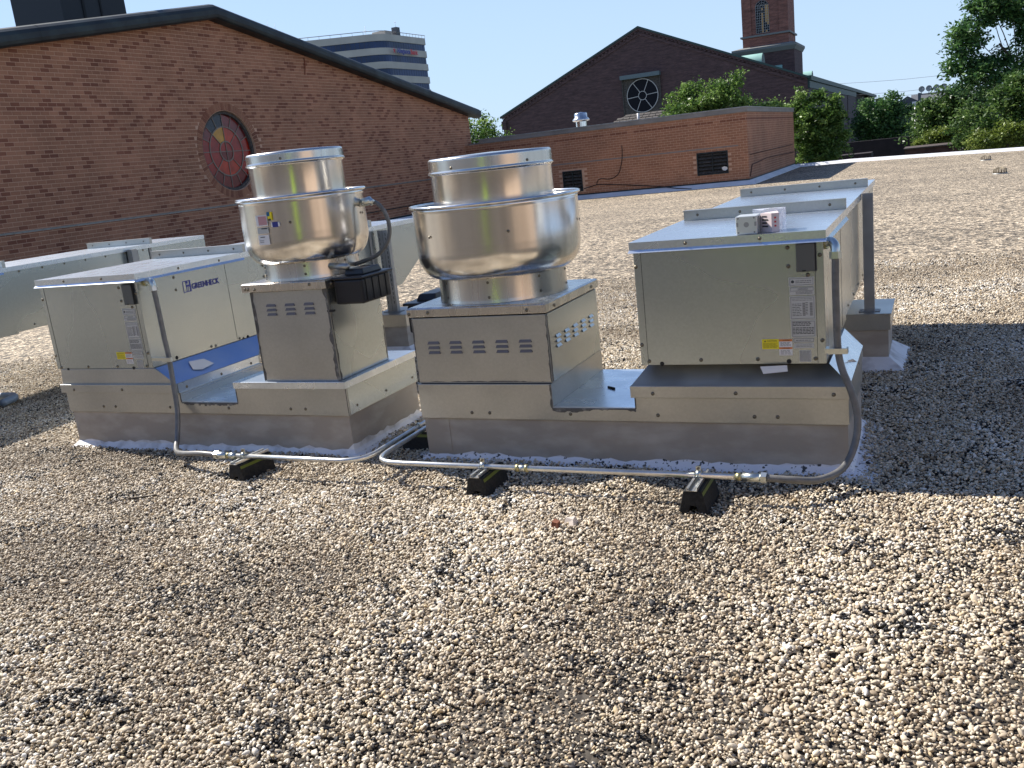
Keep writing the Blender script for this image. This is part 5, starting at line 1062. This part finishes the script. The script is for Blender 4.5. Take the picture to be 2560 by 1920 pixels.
g = MB(); g.box(-147.3, -145.6, 252.6, 254.6, 41.2, 43.5); g.build('roof_unit', M['greyroof'], of); g = MB(); g.box(-151, -146.5, 247.5, 251.5, 41.2, 42.3); g.build('penthouse', M['officewall'], of)
g = MB(); g.tube([(-146.3, 253.6, 43.5), (-146.3, 253.6, 45.4)], .05, 4); g.tube([(-146.3, 253.0, 44.9), (-146.3, 254.2, 44.9)], .05, 4)
for px_ in (.06, .11): 
    p = ctr[0]+(ctr[1]-ctr[0])*px_; 
for x_, y_, h_ in ((-174.6, 228.6, 4.5), (-173.8, 229.1, 6.6), (-172.0, 230.0, 5.4), (-171.2, 230.5, 2.4), (-150.7, 243.6, 2.6)): g.tube([(x_, y_, 41.2), (x_, y_, 41.2+h_*.7)], .16 if h_ > 3 else .06, 5); g.tube([(x_, y_, 41.2), (x_, y_, 41.2+h_)], .05, 4)
g.build('antenna', M['labelwhite'], of)
for x_ in (-185.6, -183.2): g = MB(); g.tube([(x_, 223.6, 38), (x_, 223.6, 45.8)], .22, 6); tag(g.build('antenna_mast', M['greyroof']), 'thin mast poking above the copper rake near the office block' if x_ < -184 else 'second thin mast, beside the first, above the copper rake', 'mast', 'masts above the copper rake')
SX = -144.55
text('Allegiance', M['navy'], of, (SX, 249.4, 35.95), '+x', 7.9, 1.35, 'sign_lettering', .05, .05); text('Bank', M['reddisk'], of, (SX, 257.5, 35.95), '+x', 4.5, 1.35, 'sign_lettering', .05, .05)
g = MB(); cy_, cz_ = 247.95, 36.45; vs = [(SX+.05, cy_+(r*math.sin(2*math.pi*i/10)), cz_+r*math.cos(2*math.pi*i/10)*1.15) for i in range(10) for r in [(.95 if i % 2 == 0 else .33)]]; g.add([(SX+.05, cy_, cz_)]+vs, [(0, i+1, (i+1) % 10+1) for i in range(10)]); g.build('sign_star', M['reddisk'], of)

# ------------------------------------------------------------------ far right background
hs = thing('distant_house', 'grey roofed distant house behind the floodlights', 'house', (-1, 110, -3.5))
g = MB(); g.prism([(-5.2, -3.5), (-1.0, -3.5), (-1.0, 2.4), (-3.0, 3.55), (-5.2, 2.2)], 'y', 110, 116); g.build('gable_wall', M['greyroof'], hs)
g = MB(); g.prism([(110, 2.3), (113, 3.65), (116, 2.3)], 'x', -2.7, 6.5); g.box(-2.6, 6.4, 110.3, 115.7, -3.5, 2.3); g.build('roof', M['greyroof'], hs)
hs2 = thing('distant_house', 'low distant roofs with chimneys beside the end of the hall', 'house', (-8, 150, -3.5))
g = MB(); g.box(-9.5, -4.5, 150, 160, -3.5, 3.55); g.build('wall', M['greyroof'], hs2); g = MB(); g.box(-8.4, -7.4, 150.2, 151, 3.55, 4.5); g.build('chimney', M['darkbrick'], hs2); g = MB(); g.box(-6.8, -6.3, 150.2, 151, 3.55, 4.2); g.build('chimney', M['darkbrick'], hs2)
fl = thing('floodlight_rack', 'row of four round floodlights on a dark frame', 'floodlights', (-.5, 90, -3.5))
g = MB(); g.box(-1.62, -1.38, 89.9, 90.1, -3.5, 3.30); g.build('pole', mat('pole_grey', (.12, .13, .15), .7), fl)
g = MB(); g.box(-1.5, .9, 89.95, 90.05, 3.10, 3.17); 
for x_ in (-1.33, -.76, -.19, .38): g.box(x_-.03, x_+.03, 89.97, 90.03, 3.17, 3.33)
g.build('crossbar', M['greyroof'], fl)
for x_ in (-1.33, -.76, -.19, .38):
    g = MB(); g.lathe([(.001, .10), (.12, .09), (.20, .03), (.245, -.06), (.235, -.065), (.19, .02), (.001, .07)], 0, 0, 24); g.v = [(x_+p[0], 90+p[2]*1.0, 3.585+p[1]) for p in g.v]; lm = g.build('floodlight', M['galv_dark'], fl)
    g = MB(); g.lathe([(.001, -.03), (.21, -.045)], 0, 0, 24); g.v = [(x_+p[0], 90+p[2], 3.585+p[1]) for p in g.v]; g.build('lens', mat('pale_lens', (.35, .36, .36), .2), lm)
    g = MB(); g.tube([(x_+.05, 89.94, 3.50), (x_+.14, 89.93, 3.62)], .03, 6); g.build('lamp_bulb', M['labelwhite'], lm)
sl_ = thing('lamp_post', 'slim white parking lamp post between the trees', 'lamp post', (-1.45, 70, -3.5))
g = MB(); g.tube([(-1.44, 70, -3.5), (-1.44, 70, 2.2)], .05, 8); g.build('pole', M['labelwhite'], sl_); g = MB(); g.box(-1.62, -1.36, 69.9, 70.1, 2.2, 2.36); g.build('lamp_head', M['labelwhite'], sl_)
g = MB()
for k, z_ in enumerate((5.3, 4.15, 3.75)):
    g.tube([(-9+3*t, 100+2*t, z_-.25*math.sin(math.pi*t/5)+k*.0) for t in range(6)], .014, 4)
tag(g.build('power_line', M['inkgrey']), 'thin overhead power lines crossing the sky by the hall', 'power lines')
bw = thing('low_brick_building', 'low dark brick building with brown coping beyond the white roof edge', 'building', (1.5, 52, -3.5))
g = MB(); g.box(-1.5, 12, 50, 53, -3.5, -.12); g.build('wall', M['darkbrick'], bw); g = MB(); g.box(-1.55, 12.05, 49.92, 53.05, -.12, -.06); g.build('coping', M['browncoping'], bw)
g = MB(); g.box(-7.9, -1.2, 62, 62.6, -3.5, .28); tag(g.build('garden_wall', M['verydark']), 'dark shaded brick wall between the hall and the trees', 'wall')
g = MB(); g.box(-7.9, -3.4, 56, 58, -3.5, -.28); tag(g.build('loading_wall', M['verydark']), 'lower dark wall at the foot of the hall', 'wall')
# a pale car seen under the trees
def car(x, y, lab, colr):
    t = thing('parked_car', lab, 'car', (x, y, -3.45), 'cars parked beyond the trees'); z = -3.45
    g = MB(); g.prism([(x-2.1, z+.35), (x+2.1, z+.35), (x+2.15, z+.75), (x+1.3, z+.92), (x+.7, z+1.42), (x-1.0, z+1.45), (x-1.7, z+.98), (x-2.15, z+.85)], 'y', y, y+1.7); g.build('body', mat('car_paint', colr, .3), t, bevel=.05)
    g = MB(); g.prism([(x+1.2, z+.94), (x+.68, z+1.38), (x-.95, z+1.40), (x-1.5, z+1.0)], 'y', y-.01, y+.0); g.build('window', M['glassdark'], t)
    for wx_ in (-1.3, 1.35):
        g = MB(); g.lathe([(.001, -.02), (.3, -.02), (.33, .1), (.3, .2), (.001, .2)], 0, 0, 18); g.v = [(x+wx_+p[0], y+p[2], z+.33+p[1]) for p in g.v]; g.build('wheel', M['black'], t)
car(-6.5, 150, 'pale blue car glimpsed under the distant tree', (.45, .5, .6)); car(-13.0, 155, 'white car glimpsed left of the pale blue one', (.7, .7, .72))

# ------------------------------------------------------------------ trees
def tree(name, label, m, blobs, trunk, n, size, seed, clump=.35, group=None, cat='tree', per=26, branches=None, flat=.0):
    r = np.random.default_rng(seed); base = Vector(trunk[0]); t = thing(name, label, cat, base, group)
    tb = MB(); P = smoothpath(trunk, 5); tb.tube(P, [trunk_r*(1-.6*i/len(P)) for i, trunk_r in enumerate([max(.06, size*.9)]*len(P))], 8)
    for bl in blobs:
        c = Vector(bl[:3]); s = P[int(len(P)*.6)]; mid = (c+s)/2+Vector(r.uniform(-.3, .3, 3))*.5; tb.tube(smoothpath([s, mid, c], 4), [.05*size*6*(1-.08*i) for i in range(9)], 5)
        for _ in range(3): e = c+Vector(r.uniform(-1, 1, 3)*np.array(bl[3:6])*.75); tb.tube([c, (c+e)/2+Vector(r.uniform(-.1, .1, 3)), e], [.022*size*6, .016*size*6, .008*size*6], 4)
    tb.build('trunk', M['bark'], t)
    blobs = list(blobs); big_ = list(blobs)
    for _ in range(len(big_)*4):
        b0 = big_[r.integers(len(big_))]; dd = r.normal(size=3); dd[2] = abs(dd[2])*.8-.15; dd /= np.linalg.norm(dd); q_ = r.uniform(.9, 1.22); k_ = r.uniform(.16, .34)
        blobs.append(tuple(b0[i]+dd[i]*b0[3+i]*q_ for i in range(3))+tuple(b0[3+i]*k_ for i in range(3)))
    w = np.array([b[3]*b[4]*b[5] for b in blobs])**.60; w /= w.sum(); nc = max(1, n//per); bi = r.choice(len(blobs), nc, p=w); B = np.array(blobs)[bi]
    d = r.normal(size=(nc, 3)); d /= np.linalg.norm(d, axis=1)[:, None]; rad = r.uniform(.15, 1.0, nc)**.5*(1+np.abs(r.normal(0, .22, nc))); cc = B[:, :3]+d*B[:, 3:6]*rad[:, None]
    ctone = np.clip(r.normal(.45, .26, nc), 0, 1); P_ = np.repeat(cc, per, 0)+r.normal(0, clump, (nc*per, 3))*np.array([1, 1, .7])
    N_ = len(P_); tone = np.clip(np.repeat(ctone, per)+r.normal(0, .16, N_), 0, 1)
    a = r.normal(size=(N_, 3)); a[:, 2] *= .6; a /= np.linalg.norm(a, axis=1)[:, None]; b_ = r.normal(size=(N_, 3)); b_ -= a*(a*b_).sum(1)[:, None]; b_ /= np.linalg.norm(b_, axis=1)[:, None]
    s = size*r.uniform(.55, 1.2, N_)[:, None]; V = np.stack([P_-a*s, P_+b_*s*.45, P_+a*s, P_-b_*s*.45], 1).reshape(-1, 3)
    me = bpy.data.meshes.new('crown'); me.vertices.add(len(V)); me.vertices.foreach_set('co', (V-np.array(base)).ravel()); me.loops.add(N_*4); me.loops.foreach_set('vertex_index', np.arange(N_*4, dtype=np.int32)); me.polygons.add(N_); me.polygons.foreach_set('loop_start', np.arange(0, N_*4, 4, dtype=np.int32)); me.polygons.foreach_set('loop_total', np.full(N_, 4, dtype=np.int32))
    at = me.attributes.new('tone', 'FLOAT', 'FACE'); at.data.foreach_set('value', tone.astype(np.float32)); me.materials.append(m); me.update(); me.validate()
    o = bpy.data.objects.new('crown', me); C.objects.link(o); o.parent = t; return t
tree('broadleaf_tree', 'small round green tree between the gable eave and the hall', M['leaf'], [(-24.3, 50, 2.9, 1.0, 1, 1.15), (-23.4, 50, 2.3, .9, 1, 1.0), (-25.2, 50, 2.6, 1, 1, 1.2), (-22.6, 50, 1.9, .9, .8, .7), (-21.4, 50, 1.75, .7, .6, .5)], [(-24, 50, -3.5), (-24, 50, 0), (-24.1, 50, 1.8)], 9000, .10, 11, .20)
tree('broadleaf_tree', 'bright green tree rising behind the brick wing under the round window', M['leaf'], [(-10.4, 43, 2.7, .95, .9, .85), (-9.3, 43, 3.0, .95, .9, .85), (-8.6, 43, 2.6, 1.0, .9, .8), (-10.9, 43, 2.2, .6, .6, .7), (-8.15, 43, 3.7, .30, .3, .55), (-8.5, 43, 3.35, .4, .4, .4), (-7.5, 43, 2.3, .7, .6, .5), (-6.7, 43, 2.2, .6, .5, .35), (-10.1, 43, 3.6, .35, .3, .35)], [(-9.3, 43, -3.5), (-9.3, 43, 0), (-9.4, 43, 2.0)], 15000, .085, 12, .15)
tree('broadleaf_shrub_tree', 'leafy green tree standing at the right end of the brick wing', M['leaf'], [(-5.1, 44.2, 1.0, .8, .8, 1.0), (-4.95, 44.2, 1.95, .68, .6, .62), (-5.55, 44.2, 2.55, .16, .2, .5), (-4.35, 44.2, 1.75, .5, .5, .45), (-4.45, 44.2, .95, .6, .5, .7), (-4.7, 44.2, .25, .85, .7, .45), (-3.8, 44.2, .95, .22, .2, .2), (-4.8, 44.2, 2.65, .16, .2, .3), (-5.9, 44.2, 2.3, .3, .3, .2), (-4.1, 44.2, 2.45, .15, .2, .2), (-4.05, 44.2, 1.35, .2, .2, .2)], [(-4.9, 44.2, -3.5), (-4.9, 44.2, -1), (-4.9, 44.2, 1.3)], 17000, .085, 13, .11)
tree('broadleaf_tree', 'dense dark distant tree right of the hall end', M['leafblue'], [(-4.2, 75, 1.5, 1.3, 1.2, 1.2), (-3.3, 75, 2.1, .9, .9, .8), (-2.6, 75, 1.2, 1.0, .9, 1.1), (-4.9, 75, .6, .8, .8, 1.0), (-3.0, 75, .1, 1.3, 1, .6)], [(-3.6, 75, -3.5), (-3.6, 75, -1), (-3.6, 75, .8)], 11000, .13, 14, .22, 'trees beyond the roof edge')
tree('broadleaf_tree', 'mid green sprawling tree below the floodlights', M['leafdark'], [(-.6, 58, 1.0, .9, .8, .9), (.3, 58, 1.6, .9, .8, .8), (1.0, 58, 1.0, 1.0, .9, 1.1), (-.1, 58, .3, 1.1, 1, .7), (1.6, 58, 2.0, .9, .8, .8)], [(.4, 58, -3.5), (.4, 58, -1), (.4, 58, .8)], 13000, .12, 15, .2, 'trees beyond the roof edge')
tree('yellow_green_bush', 'yellow-green bush low beside the brown coping', M['leafyellow'], [(-.2, 54.5, .15, .55, .5, .35), (.3, 54.5, .35, .45, .4, .3), (-.75, 54.5, -.05, .35, .3, .25), (.75, 54.5, .15, .35, .3, .3)], [(0, 54.5, -3.5), (0, 54.5, -1), (0, 54.5, 0)], 7000, .075, 16, .10, 'trees beyond the roof edge', 'bush')
tree('glossy_hedge_tree', 'dense glossy leaved tree at the right with pale leaf glints', M['leafdark'], [(1.6, 46, .7, .9, .8, .9), (2.6, 46, 1.2, 1.0, .9, 1.1), (2.2, 46, .1, 1.0, .7, .5), (3.7, 46, 1.0, 1.2, 1, 1.2), (3.4, 46, 2.0, 1.0, .8, .7), (4.8, 46, .9, 1.2, 1, 1.4), (1.1, 46, .05, .4, .4, .3)], [(2.8, 46, -3.5), (2.8, 46, -1), (2.8, 46, .8)], 21000, .095, 17, .16, 'trees beyond the roof edge')
tree('glossy_hedge_tree', 'lighter leafy bush low at the white roof edge, far right', M['leafyellow'], [(1.7, 44.3, .10, .6, .4, .38), (2.5, 44.3, .35, .5, .4, .45), (3.3, 44.3, .15, .7, .4, .45), (4.1, 44.3, .3, .6, .4, .6)], [(2.6, 44.3, -3.5), (2.6, 44.3, -1), (2.6, 44.3, -.1)], 7000, .075, 18, .13, 'trees beyond the roof edge', 'bush')
tree('tall_spreading_tree', 'tall open tree reaching out of the frame at top right', M['leafblue'], [(1.3, 50, 4.9, .8, .7, .55), (2.2, 50, 5.6, .9, .8, .6), (1.0, 50, 4.2, .6, .6, .5), (.6, 50, 3.4, .5, .5, .4), (1.4, 50, 3.3, .7, .6, .45), (2.9, 50, 6.1, .8, .8, .5), (3.5, 50, 5.2, .6, .6, .7), (1.9, 50, 2.6, 1.1, .9, .7), (3.4, 50, 2.9, .9, .8, .7), (3.9, 50, 4.0, .5, .5, .6), (2.6, 50, 3.8, .35, .3, .25), (1.9, 50, 6.3, .6, .6, .4), (4.6, 50, 5.0, 1.2, 1, 1.6)], [(3.3, 50, -3.5), (3.3, 50, 1), (3.2, 50, 3.0), (2.5, 50, 4.2)], 21000, .11, 19, .17, 'trees beyond the roof edge')

# ------------------------------------------------------------------ behind the camera, seen mirrored in the metal
bh = thing('rear_brick_building', 'sunlit tan brick wall closing the roof behind the viewer', 'building', (2, -9, -3.5))
g = MB(); g.box(-14, 5.4, -3.6, -3.0, -3.5, 2.1); g.build('wall', M['rearwall'], bh); g = MB(); g.box(-14.1, 5.45, -3.7, -2.95, 2.1, 2.25); g.build('coping', M['coping'], bh)
bs = thing('side_brick_building', 'sunlit tan brick wall at the right behind the viewer', 'building', (9, -2, -3.5))
g = MB(); g.box(5.5, 6.2, -3.6, 2.4, -3.5, 2.9)
for y_ in (-2.4, -.8, 1.0): g.box(5.40, 5.499, y_, y_+.5, -3.5, 2.6)
g.build('wall', M['tanwall'], bs)

# decoration finished: nothing may keep a label it does not need
print('objects', len(bpy.data.objects), 'meshes', len(bpy.data.meshes))

pp = thing('person', 'person in a yellow-green jacket and dark trousers beside the camera, mirrored in the fans', 'person', (-1.05, -.38, 0))
def skin_body(name, joints, edges, m, parent, sub=2):
    me = bpy.data.meshes.new(name); off = wloc(parent); me.from_pydata([tuple(Vector(j[:3])-off) for j in joints], edges, []); o = bpy.data.objects.new(name, me); C.objects.link(o); o.parent = parent
    md = o.modifiers.new('skin', 'SKIN'); md.use_smooth_shade = True
    if not me.skin_vertices: bpy.context.view_layer.update()
    for i, j in enumerate(joints): sv = me.skin_vertices[0].data[i]; sv.radius = (j[3], j[4] if len(j) > 4 else j[3]); sv.use_root = (i == 0)
    sb = o.modifiers.new('subdivision', 'SUBSURF'); sb.levels = sub; sb.render_levels = sub; me.materials.append(m); return o
X0, Y0_ = -1.05, -.38
J_ = [(X0, Y0_, .98, .15, .11), (X0, Y0_, 1.18, .14, .10), (X0, Y0_, 1.38, .17, .11), (X0, Y0_, 1.50, .06, .06), (X0, Y0_+.02, 1.56, .055, .06), (X0, Y0_+.03, 1.64, .075, .09), (X0, Y0_+.02, 1.74, .065, .08),
      (X0-.10, Y0_, .88, .09), (X0-.11, Y0_+.02, .50, .058), (X0-.12, Y0_-.02, .09, .04), (X0-.13, Y0_+.13, .05, .035), (X0+.10, Y0_, .88, .09), (X0+.11, Y0_+.01, .50, .058), (X0+.12, Y0_-.03, .09, .04), (X0+.13, Y0_+.12, .05, .035),
      (X0-.22, Y0_, 1.41, .055), (X0-.32, Y0_+.03, 1.16, .042), (X0-.19, Y0_+.20, 1.05, .033), (X0-.12, Y0_+.28, 1.04, .028), (X0+.22, Y0_, 1.41, .055), (X0+.32, Y0_+.03, 1.16, .042), (X0+.19, Y0_+.20, 1.05, .033), (X0+.12, Y0_+.28, 1.04, .028)]
skin_body('body', J_, [(0, 1), (1, 2), (2, 3), (3, 4), (4, 5), (5, 6), (0, 7), (7, 8), (8, 9), (9, 10), (0, 11), (11, 12), (12, 13), (13, 14), (2, 15), (15, 16), (16, 17), (17, 18), (2, 19), (19, 20), (20, 21), (21, 22)], M['jeans'], pp)
skin_body('jacket', [(X0, Y0_, 1.12, .20, .15), (X0, Y0_, .80, .24, .17), (X0, Y0_, .60, .26, .18), (X0, Y0_, 1.38, .21, .15), (X0, Y0_, 1.47, .13, .11), (X0-.24, Y0_, 1.41, .085), (X0-.33, Y0_+.03, 1.15, .075), (X0-.20, Y0_+.2, 1.05, .06), (X0+.24, Y0_, 1.41, .085), (X0+.33, Y0_+.03, 1.15, .075), (X0+.20, Y0_+.2, 1.05, .06)], [(0, 1), (1, 2), (0, 3), (3, 4), (3, 5), (5, 6), (6, 7), (3, 8), (8, 9), (9, 10)], M['vest'], pp)
